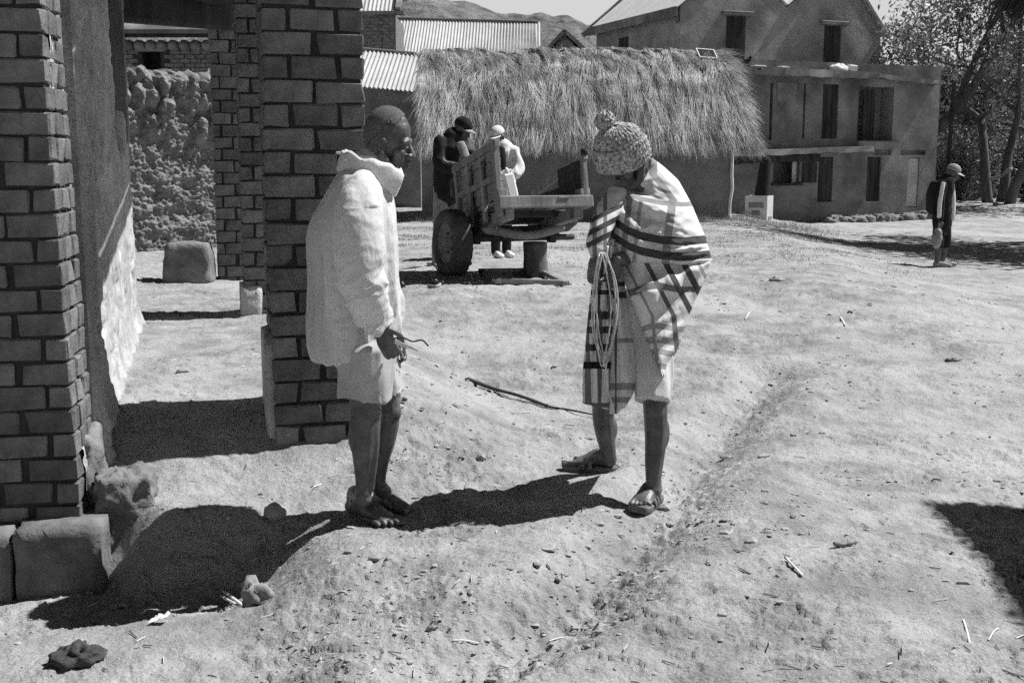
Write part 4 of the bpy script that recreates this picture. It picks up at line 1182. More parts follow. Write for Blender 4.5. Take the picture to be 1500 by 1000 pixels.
lump("dung", 112, 966, -.13, (.17, .13, .06), 'dung', "dry dark cowpat on the pale ground at the lower left", "cowpat", 3, n=44, rough=.28, sink=.3, yaw=.2)
lump("stone", 404, 756, -.05, (.085, .075, .07), 'stone', "fist-sized stone in the shadow behind the barefoot man's heels", "stone", 5, n=26, rough=.12)
lump("clod_stone", 374, 884, -.10, (.11, .08, .11), 'clod', "dark clod on the broken edge of ground beside the pale twig", "clod", 6, n=22, rough=.35)
lump("pale_stone", 8, 868, -.16, (.2, .16, .12), 'stone', "pale stone at the left edge just in front of the foundation", "stone", 8, n=26, rough=.3)
lump("chip", 1240, 799, .03, (.10, .03, .03), 'clod', "dark flat chip of earth on the open ground right of the sandals", "clod", 12, rough=.4)
lump("crumb", 668, 670 - 72, .0, (.05, .05, .03), 'stone', "small pale pebble between the two men's shins", "pebble", 13)
lump("pebble", 706, 672, .0, (.045, .04, .035), 'stone', "round pale pebble on the sunlit ground between the two men", "pebble", 14)
lump("heel_pebble", 905, 722 - 38, .0, (.03, .03, .025), 'clod', "small dark pebble behind the heel of the rear sandal", "pebble", 15)
lump("porch_stone", 268, 546, .14, (.075, .045, .028), 'stone', "pale flat stone on the sunlit porch floor", "stone", 16)
lump("far_clod", 1139, 413, .15, (.16, .12, .06), 'clod', "dark clod in the grass right of the blanket-wrapped man", "clod", 17, rough=.4)
lump("road_clod", 1397, 529, .0, (.12, .06, .04), 'clod', "dark clod at the edge of the path at the far right", "clod", 18, rough=.4)
def stick(name, a, b, z, r, mt, label, cat, mid=0.0):
    p, q = ground_at(*a), ground_at(*b)
    P = [np.array([p[0], p[1], h0(p[0], p[1]) + r * 1.2]), None, np.array([q[0], q[1], h0(q[0], q[1]) + r * 1.2])]
    P[1] = (P[0] + P[2]) / 2 + [0, mid, 0]; P[1][2] = max(P[1][2], h0(P[1][0], P[1][1]) + r)
    solo(name, *tube(P, [(r, r * .6)] * 3, n=6), M[mt], label, cat)
stick("twig", (326, 868), (358, 886), -.10, .0065, 'palecloth', "pale split twig on the shadow edge beside the dark clod", "twig")
stick("second_twig", (322, 872), (350, 888), -.10, .005, 'palecloth', "thin pale twig lying under the split twig", "twig")
stick("straw_piece", (1152, 823), (1175, 845), .04, .0055, 'palecloth', "short flat pale straw on the open ground right of the sandals", "straw")
stick("straw_stalk", (1411, 909), (1420, 943), .0, .0035, 'palecloth', "upright pale stalk near the lower right corner", "straw")
stick("bent_straw", (1448, 938), (1462, 921), .0, .003, 'palecloth', "bent pale straw next to the lower right stalk", "straw")
stick("edge_straw", (1488, 936), (1500, 931), .0, .0035, 'palecloth', "pale straw cut off by the right picture edge", "straw")
stick("left_straw", (805, 940), (833, 930), .0, .0025, 'palecloth', "thin pale straw at the bottom in the shallow rut", "straw")
stick("bottom_straw", (664, 939), (700, 943), .0, .0035, 'palecloth', "thick pale straw at the bottom of the picture before the men", "straw")
stick("white_chip", (1231, 466), (1238, 478), .02, .008, 'palecloth', "white splinter on the far path", "splinter")
stick("grass_chip", (1092, 468), (1098, 458), .1, .006, 'palecloth', "pale splinter right of the blanket on the grass edge", "splinter")
# scrap of white paper
p = ong(236, 919, -.12); hz_ = h0(p[0], p[1])
gx, gy = np.meshgrid(np.linspace(-.5, .5, 9), np.linspace(-.5, .5, 9), indexing='ij')
zz = .012 + .02 * np.abs(noise2(gx * 2.3, gy * 2.3, 4)) + .015 * (gx + .5)
V = np.stack([p[0] + gx * .062 + .01 * gy, p[1] + gy * .05 * (1 - .4 * gx), hz_ + zz], -1).reshape(-1, 3)
solo("paper_scrap", V, gridF(9, 9), M['plastic'], "crumpled white paper scrap on the ground at the lower left", "paper")

# crumbs of earth (nobody could count them)
ico = bmesh.new(); bmesh.ops.create_icosphere(ico, subdivisions=1, radius=1.0)
iV = np.array([v.co[:] for v in ico.verts]); iF = np.array([[v.index for v in f.verts] for f in ico.faces]); ico.free()
N = 17000
r_ = 2.9 * np.exp(rng.random(N) * math.log(16 / 2.9)); a_ = R(1) * rng.uniform(-29, 29, N)
x_, y_ = r_ * np.sin(a_), r_ * np.cos(a_)
dr = seg_dist(x_, y_, RUT)
dens = .10 + .9 * ss(.0, .5, fbm2(x_ / .8, y_ / .8, 3, 77)) + 1.2 * np.exp(-(dr / .2) ** 2) + .8 * np.exp(-((x_ + .25) ** 2 / .12 + (y_ - 5.3) ** 2 / .3)) + .6 * np.exp(-((x_ + .3) ** 2 / .2 + (y_ - 3.75) ** 2 / .04))
lxx = (x_ - PO[0]) * EX[0] + (y_ - PO[1]) * EX[1]; lyy = (x_ - PO[0]) * EY[0] + (y_ - PO[1]) * EY[1]
dens *= np.where((lxx < .4) & (lyy > -.1), .15, 1)
keep = rng.random(N) < dens * .8
x_, y_ = x_[keep], y_[keep]; n = len(x_)
sz = np.clip(rng.lognormal(-5.6, .6, n), .0016, .022) * (1 + .05 * (np.hypot(x_, y_) - 4).clip(0))
Vv = iV[None] * (1 + rng.uniform(-.3, .3, (n, len(iV), 1)))
Vv = Vv * sz[:, None, None] * np.stack([rng.uniform(.7, 1.9, n), rng.uniform(.7, 1.5, n), rng.uniform(.4, .75, n)], -1)[:, None, :]
Vv = Vv + np.stack([x_, y_, H(x_, y_) + sz * .25], -1)[:, None, :]
solo("earth_crumbs", Vv.reshape(-1, 3), (iF[None] + (np.arange(n) * len(iV))[:, None, None]).reshape(-1, 3), M['clod'], "loose crumbs and pebbles scattered over the yard", "crumbs", smooth=False, kind='stuff', org=np.zeros(3))
# straw litter
N = 1000
r_ = 3.0 * np.exp(rng.random(N) * math.log(14 / 3.0)); a_ = R(1) * rng.uniform(-27, 27, N); x_, y_ = r_ * np.sin(a_), r_ * np.cos(a_)
keep = rng.random(N) < .25 + .75 * ss(0, .5, fbm2(x_ / .9, y_ / .9, 2, 79)); x_, y_ = x_[keep], y_[keep]; n = len(x_)
an = rng.uniform(0, 2 * np.pi, n); l_ = rng.uniform(.006, .032, n); w_ = rng.uniform(.0010, .0024, n)
d2 = np.stack([np.cos(an), np.sin(an)], -1) * l_[:, None]; s2 = np.stack([-np.sin(an), np.cos(an)], -1) * w_[:, None]
P_ = np.stack([x_, y_], -1)
VV = []
for q, dz in ((P_ - d2 - s2, .002), (P_ - d2 + s2, .002), (P_ + d2 + s2, .006), (P_ + d2 - s2, .006), (P_ - d2, .006), (P_ + d2, .010)):
    VV.append(np.concatenate([q, (H(P_[:, 0], P_[:, 1]) + dz)[:, None]], -1))
V = np.stack(VV, 1).reshape(-1, 3); b = (np.arange(n) * 6)[:, None]
F = np.concatenate([b + np.array([[1, 2, 5, 4]]), b + np.array([[4, 5, 3, 0]])])
solo("straw_litter", V, F, M['straw'], "bits of dry straw scattered over the yard", "straw", smooth=False, kind='stuff', org=np.zeros(3))
# dry grass on the terrace and along the hut wall
N = 130000
y_ = rng.uniform(9.5, 25.5, N); x_ = rng.uniform(-4.5, 8.5, N)
keep = np.abs(x_) < y_ * .48
x_, y_ = x_[keep], y_[keep]
a0 = 3.2 + .12 * np.clip(y_ - 12, -6, 40)
g = fbm2(x_ / 1.1, y_ / 1.1, 3, 83)
dn_ = ss(12.5, 17, y_) * (1 - ss(a0 + .8, a0 + 2.6, x_)) * (.25 + .9 * ss(-.25, .4, g)) + 1.0 * ss(22.3, 24.2, y_) * (x_ < 5) + .10 * ss(-.1, .5, g) * (x_ < a0)
lxx = (x_ - PO[0]) * EX[0] + (y_ - PO[1]) * EX[1]
dn_ *= (lxx > 1.2)
keep = rng.random(len(x_)) < dn_ * .75
x_, y_ = x_[keep], y_[keep]; n = len(x_)
P0 = np.stack([x_, y_, H(x_, y_) - .01], -1)
D = np.stack([rng.normal(0, .45, n), rng.normal(0, .45, n), np.full(n, 1.0)], -1); D /= np.linalg.norm(D, axis=1, keepdims=True)
L = rng.uniform(.018, .055, n) * (1 + 2.2 * ss(22.5, 24.2, y_)) * (.6 + .8 * ss(-.3, .4, fbm2(x_ / 1.1, y_ / 1.1, 3, 83)))
V, F = blades(P0, D, L, rng.uniform(.004, .008, n), rng.uniform(0, .03, n))
solo("dry_grass", V, F, M['drygrass'], "short dry grass on the bank and along the hut wall", "grass", smooth=False, kind='stuff', org=np.zeros(3))

# ================================================================== TREES
def tree(base, height, spread, seed, leaves, leaf, label, lean=(0, 0), r0=.16, mt='leaf', fork=.35, group=None, name="tree", levels=5, crown_from=2, cl=.35, gravity=0.0):
    r = np.random.default_rng(seed)
    base = np.array(base, float); base[2] = h0(base[0], base[1]) - .1
    t = thing(name, base, label, "tree", group)
    mb = MB(); tips = []
    def grow(p, d, l, rad, lev):
        n = 4 if lev == 0 else 3
        P = [p]; dd = d.copy()
        for k in range(n):
            dd = nrm(dd + r.normal(0, .13 + .05 * lev, 3) + np.array([0, 0, .05 - gravity * lev])); P.append(P[-1] + dd * l / n)
            if lev >= crown_from: tips.append((P[-1], dd, lev))
        e = rad * (.62 if lev < levels - 1 else .35)
        mb.add(*tube(P, list(np.linspace(rad, e, n + 1)), n=9 if lev == 0 else 6 if lev < 3 else 4, cap=1, sub=2 if lev < 3 else 1))
        if lev >= levels - 1: return
        for k in range(2 if lev == 0 else int(r.integers(2, 4))):
            az = r.uniform(0, 2 * np.pi); th_ = r.uniform(.35, .95) * spread
            s = nrm(np.cross(dd, (math.cos(az), math.sin(az), .2))); nd = nrm(dd * math.cos(th_) + s * math.sin(th_))
            grow(P[-1 if k < 2 else -2], nd, l * r.uniform(.6, .82), e * r.uniform(.7, .95), lev + 1)
    grow(base, nrm((lean[0], lean[1], 1.0)), height * fork, r0, 0)
    part("trunk", *mb.get(), M['bark'], t)
    tp = np.array([a[0] for a in tips]); n = leaves
    i = r.integers(0, len(tp), n)
    c = tp[i] + r.normal(0, cl, (n, 3)) * np.array([1, 1, .8])
    a = r.normal(0, 1, (n, 3)); a /= np.linalg.norm(a, axis=1, keepdims=True)
    b = np.cross(a, r.normal(0, 1, (n, 3))); b /= np.maximum(np.linalg.norm(b, axis=1, keepdims=True), 1e-6)
    L_ = leaf * r.uniform(.6, 1.4, n)[:, None]
    V = np.stack([c - a * L_, c + b * L_ * .38, c + a * L_, c - b * L_ * .38], 1).reshape(-1, 3)
    part("crown", V, np.arange(n * 4).reshape(-1, 4), M[mt], t, smooth=False)
    return t
p = at(1297, 250, 38.0)
tree((p[0], 38.5, 0), 8.6, .72, 3, 1100, .085, "bare-limbed spreading tree rising behind the right end of the two-storey house", lean=(.55, 0), r0=.26, fork=.42, cl=.42)
p = at(1330, 250, 47)
tree((p[0], 47, 0), 6.0, .8, 41, 3000, .10, "leafy tree behind the flat roof, left of the wood's trunks", r0=.2, lean=(.15, 0), fork=.3)
GW = "trees of the wood at the right edge"
for k, (px, Y, hgt, lean, sd_) in enumerate(((1447, 35.5, 7.0, -.12, 5), (1466, 36.5, 7.6, .03, 6), (1478, 35.0, 7.2, .08, 7), (1499, 36, 7.5, .22, 8), (1420, 44, 5.8, -.1, 9), (1395, 47, 5.6, 0.05, 10), (1530, 40, 6.8, 0, 11), (1560, 44, 6.8, 0, 12), (1480, 48, 7.2, 0, 13))):
    lb = ("slim dark trunk at the left of the trunk row at the right edge", "straight dark trunk second in the trunk row at the right edge", "dark trunk with a pale broken branch in the trunk row", "leaning dark trunk at the right picture edge",
          "leafy tree behind the boy with the bag", "leafy tree between the house end and the wood", "tree of the wood just beyond the right edge", "tree of the wood well beyond the right edge", "tall tree at the back of the wood behind the trunk row")[k]
    q = at(px, 300, Y)
    tree((q[0], Y, 0), hgt, .75, 100 + sd_, 4600, .085 if k < 4 else .10, lb, lean=(lean, 0), r0=.17 if k < 4 else .2, fork=.38 if k < 4 else .3, group=GW, levels=5, cl=.42)
stub = [at(1452, 262, 35.3), at(1466, 258, 35.1), at(1476, 250, 35.0), at(1480, 249, 34.95)]
solo("broken_branch", *tube(stub, [.05, .045, .05, .07], n=9), M['greywood'], "pale broken branch jutting between the dark trunks at the right", "branch")
# undergrowth below the wood
def shrub(c, r, n, leaf, seed, label, mt='leaf', group=None):
    rr = np.random.default_rng(seed); c = np.array(c, float); c[2] = h0(c[0], c[1])
    t = thing("shrub", c, label, "shrub", group)
    mb = MB(); E = []
    for k in range(16):
        d = nrm(rr.normal(0, 1, 3) * np.array([1, 1, .6]) + [0, 0, .8]); e = c + d * np.array(r) * rr.uniform(.6, 1.1)
        mb.add(*tube([c + rr.normal(0, .1, 3) * [1, 1, 0], (c + e) / 2 + rr.normal(0, .12, 3), e], [.025, .016, .006], n=5, cap=1, sub=2)); E += [(c + e) / 2, e, c * .3 + e * .7]
    part("stems", *mb.get(), M['bark'], t)
    E = np.array(E); i = rr.integers(0, len(E), n)
    p = E[i] + rr.normal(0, .22, (n, 3)) * np.array(r) * .9; p[:, 2] = np.maximum(p[:, 2], c[2] + .02)
    a = rr.normal(0, 1, (n, 3)); a /= np.linalg.norm(a, axis=1, keepdims=True)
    b = np.cross(a, rr.normal(0, 1, (n, 3))); b /= np.maximum(np.linalg.norm(b, axis=1, keepdims=True), 1e-6)
    L_ = leaf * rr.uniform(.5, 1.5, n)[:, None]
    V = np.stack([p - a * L_, p + b * L_ * .4, p + a * L_, p - b * L_ * .4], 1).reshape(-1, 3)
    part("leaves", V, np.arange(n * 4).reshape(-1, 4), M[mt], t, smooth=False)
for k, (px, Y, r_) in enumerate(((1395, 38, (1.0, .9, 2.0)), (1418, 40, (1.3, 1.2, 2.4)), (1440, 42, (1.4, 1.2, 2.6)), (1470, 43, (1.6, 1.3, 2.4)), (1505, 42, (1.6, 1.3, 2.6)), (1380, 44, (1.2, 1.2, 3.0)), (1545, 41, (1.8, 1.4, 2.6)))):
    q = at(px, 300, Y)
    shrub((q[0], Y, 0), r_, 3600, .075, 200 + k, "tangled shrub in the undergrowth of the wood " + ("behind the boy's cap", "just right of the boy", "left of the trunk row", "behind the trunk row", "at the right picture edge", "beside the house end", "beyond the right edge")[k], group="undergrowth of the wood")
NT = None
# near tree out to the right: its drooping dark foliage enters the top corner and shades the road
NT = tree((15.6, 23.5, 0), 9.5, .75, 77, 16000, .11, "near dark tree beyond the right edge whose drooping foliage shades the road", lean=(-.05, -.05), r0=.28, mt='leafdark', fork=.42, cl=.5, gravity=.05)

bt = [np.array([15.4, 23.4, 4.6]), np.array([11.6, 22.8, 5.6]), np.array([10.2, 22.2, 5.2]), np.array([9.3, 22.0, 4.55])]
part("drooping_branch", *tube(bt, [.09, .06, .035, .012], n=7), M['bark'], NT)
n = 2600; sb = spline(np.array(bt[1:]), 12); i = rng.integers(0, len(sb), n)
P0 = sb[i] + rng.normal(0, .16, (n, 3))
D = rng.normal(0, .5, (n, 3)) + np.array([-.55, -.1, -.75]); D /= np.linalg.norm(D, axis=1, keepdims=True)
V, F = blades(P0, D, rng.uniform(.25, .6, n), rng.uniform(.014, .03, n), rng.uniform(.02, .15, n))
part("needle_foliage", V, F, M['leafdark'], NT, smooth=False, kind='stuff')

# ================================================================== PEOPLE
def frame(f, up=(0, 0, 1)):
    f = nrm(f); s = nrm(np.cross(up, f)); u = np.cross(f, s); return f, s, u          # forward, left, up
def head_prims(O, f, sc=(1, 1, 1), up=(0, 0, 1), face=True):
    f, s, u = frame(f, up); A = np.array([f * sc[0], s * sc[1], u * sc[2]])
    W = lambda p: np.asarray(p, float) @ A + O
    def E(c, r): V, F = ell((0, 0, 0), r); return (V + np.asarray(c)) @ A + O, F
    def T(P, r, n=10):
        V, F = tube(P, r, n=n, side=(0, 1, 0), sub=3); return V @ A + O, F
    p = [E((-.008, 0, .135), (.094, .074, .10)), E((.045, 0, .140), (.043, .056, .058)), E((.044, 0, .07), (.036, .058, .075)), E((-.03, 0, .085), (.06, .064, .07)),
         T([(.070, -.050, .108), (.083, -.026, .116), (.080, 0, .112), (.083, .026, .116), (.070, .050, .108)], [.011, .0125, .010, .0125, .011]),
         T([(.078, 0, .108), (.094, 0, .082), (.100, 0, .064)], [.010, .0125, .016]),
         E((.086, 0, .038), (.014, .025, .0085)), E((.083, 0, .021), (.014, .022, .0085)),
         E((.064, 0, -.003), (.021, .025, .019)), E((.058, 0, .034), (.031, .037, .036))]
    for e in (-1, 1):
        p += [E((.090, .016 * e, .060), (.014, .011, .011)), E((.052, .046 * e, .070), (.026, .019, .022)), E((.0695, .031 * e, .094), (.012, .016, .0085)), E((.066, .033 * e, .080), (.012, .015, .007)),
              T([(-.012, .058 * e, .055), (.022, .052 * e, .012), (.060, .016 * e, -.002)], [.022, .019, .020]),
              E((-.012, .074 * e, .085), (.016, .007, .030)),
              T([(-.004, .080 * e, .060), (-.022, .086 * e, .080), (-.022, .088 * e, .104), (-.006, .084 * e, .114), (.004, .079 * e, .102)], [.005, .0055, .006, .0055, .005], 6)]
    return p, W
def foot_prims(heel, ang, L, ankle, side=1):
    """bare foot: heel point on the ground, direction, length; side=+1 big toe on the left of the direction"""
    f = np.array([math.cos(ang), math.sin(ang), 0]); s = np.array([-math.sin(ang), math.cos(ang), 0]); k = L / .25
    h = np.asarray(heel, float); P = lambda a, b, z: h + f * a * k + s * b * k + np.array([0, 0, z * k])
    p = [tube([P(.03, 0, .032), P(.10, -.004 * side, .036), P(.17, .004 * side, .024), P(.195, .006 * side, .018)], [(.033, .032), (.034, .034), (.044, .022), (.044, .015)], side=s),
         tube([ankle, P(.045, 0, .075), P(.04, 0, .03)], [(.034, .036), (.032, .038), (.031, .03)], side=s),
         tube([np.asarray(ankle) + f * .012, P(.09, 0, .062), P(.15, .006 * side, .036)], [(.030, .026), (.032, .026), (.036, .018)], side=s)]
    p.append(ell(P(.075, 0, .048), (.05 * k, .036 * k, .04 * k), np.array([f, s, (0, 0, 1)]), 14, 10))
    for i in range(5):
        b = (.033 - .0175 * i) * side; l0 = .195 - .006 * i * i * .5; e = .248 - .011 * i - (.004 if i == 0 else 0)
        r = .0135 if i == 0 else .0095
        p.append(tube([P(l0 - .02, b * .95, .018), P((l0 + e) / 2, b, .017), P(e - r, b * 1.02, .011)], [r, r * .95, r], n=8, sub=2))
    return p
def hand_prims(wrist, d, back, L=.18, curl=1.0, thumb=1, spread=.0):
    """hand from the wrist along d; back = direction the back of the hand faces; fingers curl towards -back"""
    d = nrm(d); b = nrm(np.asarray(back) - d * np.dot(back, d)); s = np.cross(d, b); k = L / .18
    W = np.asarray(wrist, float); P = lambda a, c, e: W + (d * a + s * c + b * e) * k
    p = [tube([P(-.02, 0, 0), P(.02, 0, 0), P(.06, 0, .004), P(.088, 0, .004)], [(.024 * k, .018 * k), (.032 * k, .016 * k), (.041 * k, .014 * k), (.039 * k, .011 * k)], side=s, n=12)]
    for i, (l, off) in enumerate(((.072, .030), (.080, .010), (.074, -.010), (.060, -.029))):
        q = np.array([.09, off, .003]); pts = [q - [.02, 0, 0], q]; a = -.25 * curl
        for t in (.45, .32, .25):
            q = q + np.array([math.cos(a), 0, math.sin(a)]) * l * t; pts.append(q.copy()); a -= 1.0 * curl
        p.append(tube([P(*x) for x in pts], [.0098 * k, .0098 * k, .0092 * k, .0085 * k, .0075 * k], n=8, sub=3))
    q = [(.018, .026 * thumb, -.004), (.045, .050 * thumb, -.012), (.070, .056 * thumb, -.026 * curl), (.090, .048 * thumb, -.040 * curl)]
    p.append(tube([P(*x) for x in q], [.014 * k, .012 * k, .011 * k, .009 * k], n=8, sub=3))
    return p
def finish(V, floor=None):
    return V

# ---------------------------------------------------------------- the barefoot man in the white shirt
YL = 4.69
A_ = lambda px, py, dy=0.0: at(px, py, YL + dy)
lm = thing("person", (*ong(555, 758, 0)[:2], 0), "barefoot man in loose white shirt and ragged shorts, in profile by the brick pillar", "person")
f = nrm((math.cos(R(6)), -.05, -math.sin(R(6))))
sc = (.98, 1.0, 1.075)
Oh = A_(589, 252.5) - f * (.066 * sc[0])
hp_, HW = head_prims(Oh, f, sc)
prims = hp_[:]
prims += [tube([HW((-.030, 0, .08)), HW((-.045, 0, .0)), A_(540, 268), A_(530, 300)], [(.056, .060), (.056, .058), (.075, .075), (.12, .10)]),
          tube([A_(524, 275), A_(520, 330), A_(517, 410), A_(523, 470), A_(532, 500)], [(.15, .085), (.15, .10), (.13, .10), (.12, .09), (.10, .08)]),
          tube([A_(532, 500, -.08), A_(534, 560, -.10), A_(536, 598, -.10), A_(534, 636, -.10), A_(534, 676, -.10), A_(533.5, 706, -.10), A_(532, 728, -.10)], [.070, .072, .064, .062, .047, .036, .034]),
          tube([A_(536, 492, .09), A_(556, 560, .09), A_(567, 596, .09), A_(563, 636, .10), A_(556, 672, .10), A_(554, 700, .10), A_(556, 716, .10)], [.085, .070, .055, .054, .043, .033, .033]),
          ell(A_(543, 604, -.115), (.045, .045, .05)), ell(A_(526, 640, -.105), (.045, .045, .085)), tube([A_(545, 612, -.12), A_(549, 650, -.115), A_(543, 715, -.105)], [.022, .020, .016], n=8), ell(A_(532, 722, -.112), (.028, .026, .026)), ell(A_(574, 603, .085), (.042, .042, .048)),
          tube([A_(527, 285, -.17), A_(516, 340, -.20), A_(520, 405, -.235), A_(540, 445, -.235), A_(556, 478, -.225)], [.052, .046, .042, .036, .027]),
          tube([A_(545, 285, .17), A_(542, 340, .2), A_(545, 400, .23), A_(562, 450, .2), A_(572, 486, .15)], [.052, .046, .042, .036, .027])]
an = A_(532, 728, -.10); hl = ong(507, 752, 0)
tl = ong(584, 774, 0); ang = math.atan2(tl[1] - hl[1], tl[0] - hl[0])
prims += foot_prims(hl, ang, np.linalg.norm(tl - hl) * 1.02, an + [0, 0, -.01], side=1)
hl2 = ong(549, 738, 0); tl2 = ong(600, 752, 0); ang2 = math.atan2(tl2[1] - hl2[1], tl2[0] - hl2[0])
prims += foot_prims(hl2, ang2, .235, A_(556, 714, .10), side=-1)
prims += hand_prims(A_(556, 480, -.225), np.array([.42, .05, -.9]), (-.25, -.95, -.1), L=.175, curl=.95, thumb=-1)
prims += hand_prims(A_(573, 488, .15), np.array([.3, -.1, -.9]), (.3, .9, 0), L=.17, curl=1.0, thumb=1)
V, N, F = remesh(prims, .0036, 2)
V[:, 2] = np.maximum(V[:, 2], -.004)
part("body", V, F, M['skin'], lm)
# short greying hair: a thin cap over the skull
m_ = np.array([]); 
Vh, Fh = ell((0, 0, 0), (1, 1, 1), None, 200, 140)
vv = Vh * np.array([.0955, .0757, .1014]) + np.array([-.009, 0, .1355])
keepv = (vv[:, 2] > .166 - .0 + np.clip((vv[:, 0] - .035) * 1.3, 0, 1) - np.clip(-vv[:, 0] * 1.15, 0, .14) + .006 * noise2(vv[:, 0] * 60, vv[:, 2] * 60, 3) + .013 * rng.random(len(vv)) ** 2) & (vv[:, 0] < .07)
idx = -np.ones(len(vv), int); idx[keepv] = np.arange(keepv.sum())
Fh = [tuple(idx[list(fc)]) for fc in Fh if all(keepv[list(fc)])]
vv = vv[keepv]; vv = vv + nrm_rows(vv - [-.008, 0, .135]) * (.0012 * rng.random(len(vv)))[:, None]
part("hair", vv @ np.array([frame(f)[0] * sc[0], frame(f)[1] * sc[1], frame(f)[2] * sc[2]]) + Oh, Fh, M['hair'], lm)
for e in (-1, 1):
    part("eye", *ell(HW((.0775, .031 * e, .0925)), (.0095, .0095, .0075), n=12, m=8), M['eye'], lm)
# shirt
rows = [(246, 508, 566, .12), (258, 500, 572, .17), (272, 491, 573, .21), (290, 480, 575, .235), (315, 466, 579, .235), (345, 454, 580, .23), (380, 455, 580, .225), (420, 457, 579, .22), (460, 456, 576, .215), (495, 455, 572, .215), (519, 460, 572, .215)]
P = [A_((l + r) / 2, y) for y, l, r, b in rows]; rr = [(b * .80, (r - l) / 2 / 359.0) for y, l, r, b in rows]
pr = [tube(P, rr, n=40, cap=2, ce=(1, .06))]
pr.append(tube([A_(531, 276, -.15), A_(526, 310, -.225), A_(525, 350, -.262), A_(528, 400, -.275), A_(537, 438, -.265), A_(549, 464, -.235), A_(559, 482, -.225)], [.075, .092, .097, .094, .082, .064, .058], n=28, cap=1, ce=(1, .1)))
pr.append(tube([A_(548, 276, .15), A_(545, 310, .2), A_(545, 360, .23), A_(549, 410, .23), A_(562, 450, .2), A_(570, 482, .15)], [.075, .09, .09, .085, .07, .05], n=24, cap=1))
V, N, F = remesh(pr, .0055, 2)
low = np.clip((1.36 - V[:, 2]) / .4, 0, 1)
arm = np.clip((-(V[:, 1] - YL) - .15) / .06, 0, 1) * (V[:, 2] < 1.3)
q = np.stack([V[:, 0] * 15 + .4 * V[:, 2], V[:, 1] * 13, V[:, 2] * 2.4], -1)
q[:, 2] *= .55
n1 = noise3(q, 3) + .4 * noise3(q * 2.1, 4)
d = (.017 * n1 + .024 * (.5 - np.abs(noise3(q * np.array([1.25, 1.25, .8]) + 5, 14))) + .006 * (.5 - np.abs(noise3(q * 2.3 + 9, 24)))) * (.25 + .75 * low) * (1 - .7 * arm)
q2 = np.stack([V[:, 0] * 9 + 13 * V[:, 2], V[:, 1] * 10, V[:, 2] * 20 - V[:, 0] * 16], -1)
elbow = np.exp(-((V[:, 2] - .98) / .13) ** 2) + .8 * np.exp(-((V[:, 2] - .83) / .06) ** 2)
d += arm * (.25 + elbow) * (.013 * (.6 - 1.6 * np.abs(noise3(q2 * .75, 5))) + .006 * (.5 - np.abs(noise3(q2 * 1.7, 25))))
d += .0012 * noise3(V * 45, 6)
V = V + N * d[:, None]
hem = np.clip((.80 - V[:, 2]) / .06, 0, 1) * (arm < .3); V[:, 2] += hem * .016 * noise2(V[:, 0] * 22, V[:, 1] * 22, 9)
part("shirt", V, F, M['shirt'], lm)
# stand-up collar, opened towards the front
na = 72; a = np.linspace(0, 2 * np.pi, na, endpoint=False); ca_, sa_ = np.cos(a), np.sin(a)
prof = []
for (cx, cy, rx, ry, tilt_) in ((537, 268, 44, .110, 19), (541, 254, 47, .122, 18), (544, 240, 46, .124, 15), (545, 233, 44, .120, 13), (545, 237, 41, .110, 13), (541, 256, 39, .100, 14)):
    px_, py_ = cx + rx * ca_, cy + tilt_ * ca_ + 2.2 * np.sin(5 * a + cx) + 1.5 * np.sin(9 * a)
    point = np.exp(-((a - 5.75) / .22) ** 2) * (6 if cy in (254, 240) else 0)
    prof.append(np.array([at(px_[i] + point[i], py_[i], YL + ry * sa_[i]) for i in range(na)]))
V = np.concatenate(prof); V += nrm_rows(V - np.mean(V, 0)) * (.006 * noise3(V * 30, 3))[:, None]
part("collar", V, gridF(6, na, wrap=True), M['shirt'], lm)
mb = MB()                                       # torn threads at the nape and shoulder
for k in range(9):
    c = A_(rng.uniform(496, 512), rng.uniform(222, 242), rng.uniform(-.1, .02)); mb.add(*box(c, (rng.uniform(.01, .03), .006, rng.uniform(.006, .018)), yaw_ax(rng.uniform(-.5, .5)), .002, .004))
part("torn_threads", *mb.get(), M['shirt'], lm, smooth=False, kind='stuff')
# shorts
pr = [tube([A_(528, 470), A_(532, 505), A_(539, 530)], [(.165, .14), (.165, .135), (.155, .125)], n=30, cap=1),
      tube([A_(537, 515, -.09), A_(538, 545, -.10), A_(536, 584, -.105)], [(.10, .125), (.097, .114), (.096, .112)], n=26, cap=1, ce=(1, .06)),
      tube([A_(547, 515, .09), A_(556, 545, .09), A_(562, 578, .09)], [(.095, .11), (.092, .092), (.092, .088)], n=26, cap=1, ce=(1, .06))]
V, N, F = remesh(pr, .006, 2)
q = np.stack([V[:, 0] * 18, V[:, 1] * 16, V[:, 2] * 5], -1)
d = .009 * noise3(q * np.array([1, 1, .5]), 13) + .0035 * (1 - 3 * np.abs(noise3(q * .8, 15)))
V = V + N * d[:, None]; lowz = np.clip((.56 - V[:, 2]) / .06, 0, 1); V[:, 2] += lowz * (.010 * noise2(V[:, 0] * 14, V[:, 1] * 14, 15) + .006 * noise2(V[:, 0] * 70, V[:, 1] * 70, 16))
part("shorts", V, F, M['ragged'], lm)
mb = MB()
for k in range(46):                             # frayed strips along the hems
    if k < 26: c = A_(rng.uniform(536, 566), rng.uniform(572, 584), rng.uniform(-.20, -.10))
    else: c = A_(rng.uniform(574, 588), rng.uniform(512, 578), rng.uniform(.0, .08))
    l = rng.uniform(.008, .035); dr_ = nrm(np.array([rng.normal(.1, .35), rng.normal(0, .3), -1])); mb.add(*beam(c, c + dr_ * l, rng.uniform(.003, .008), .003, up=(0, 1, 0), bev=0))
part("frayed_edge", *mb.get(), M['shorts'], lm, smooth=False, kind='stuff')
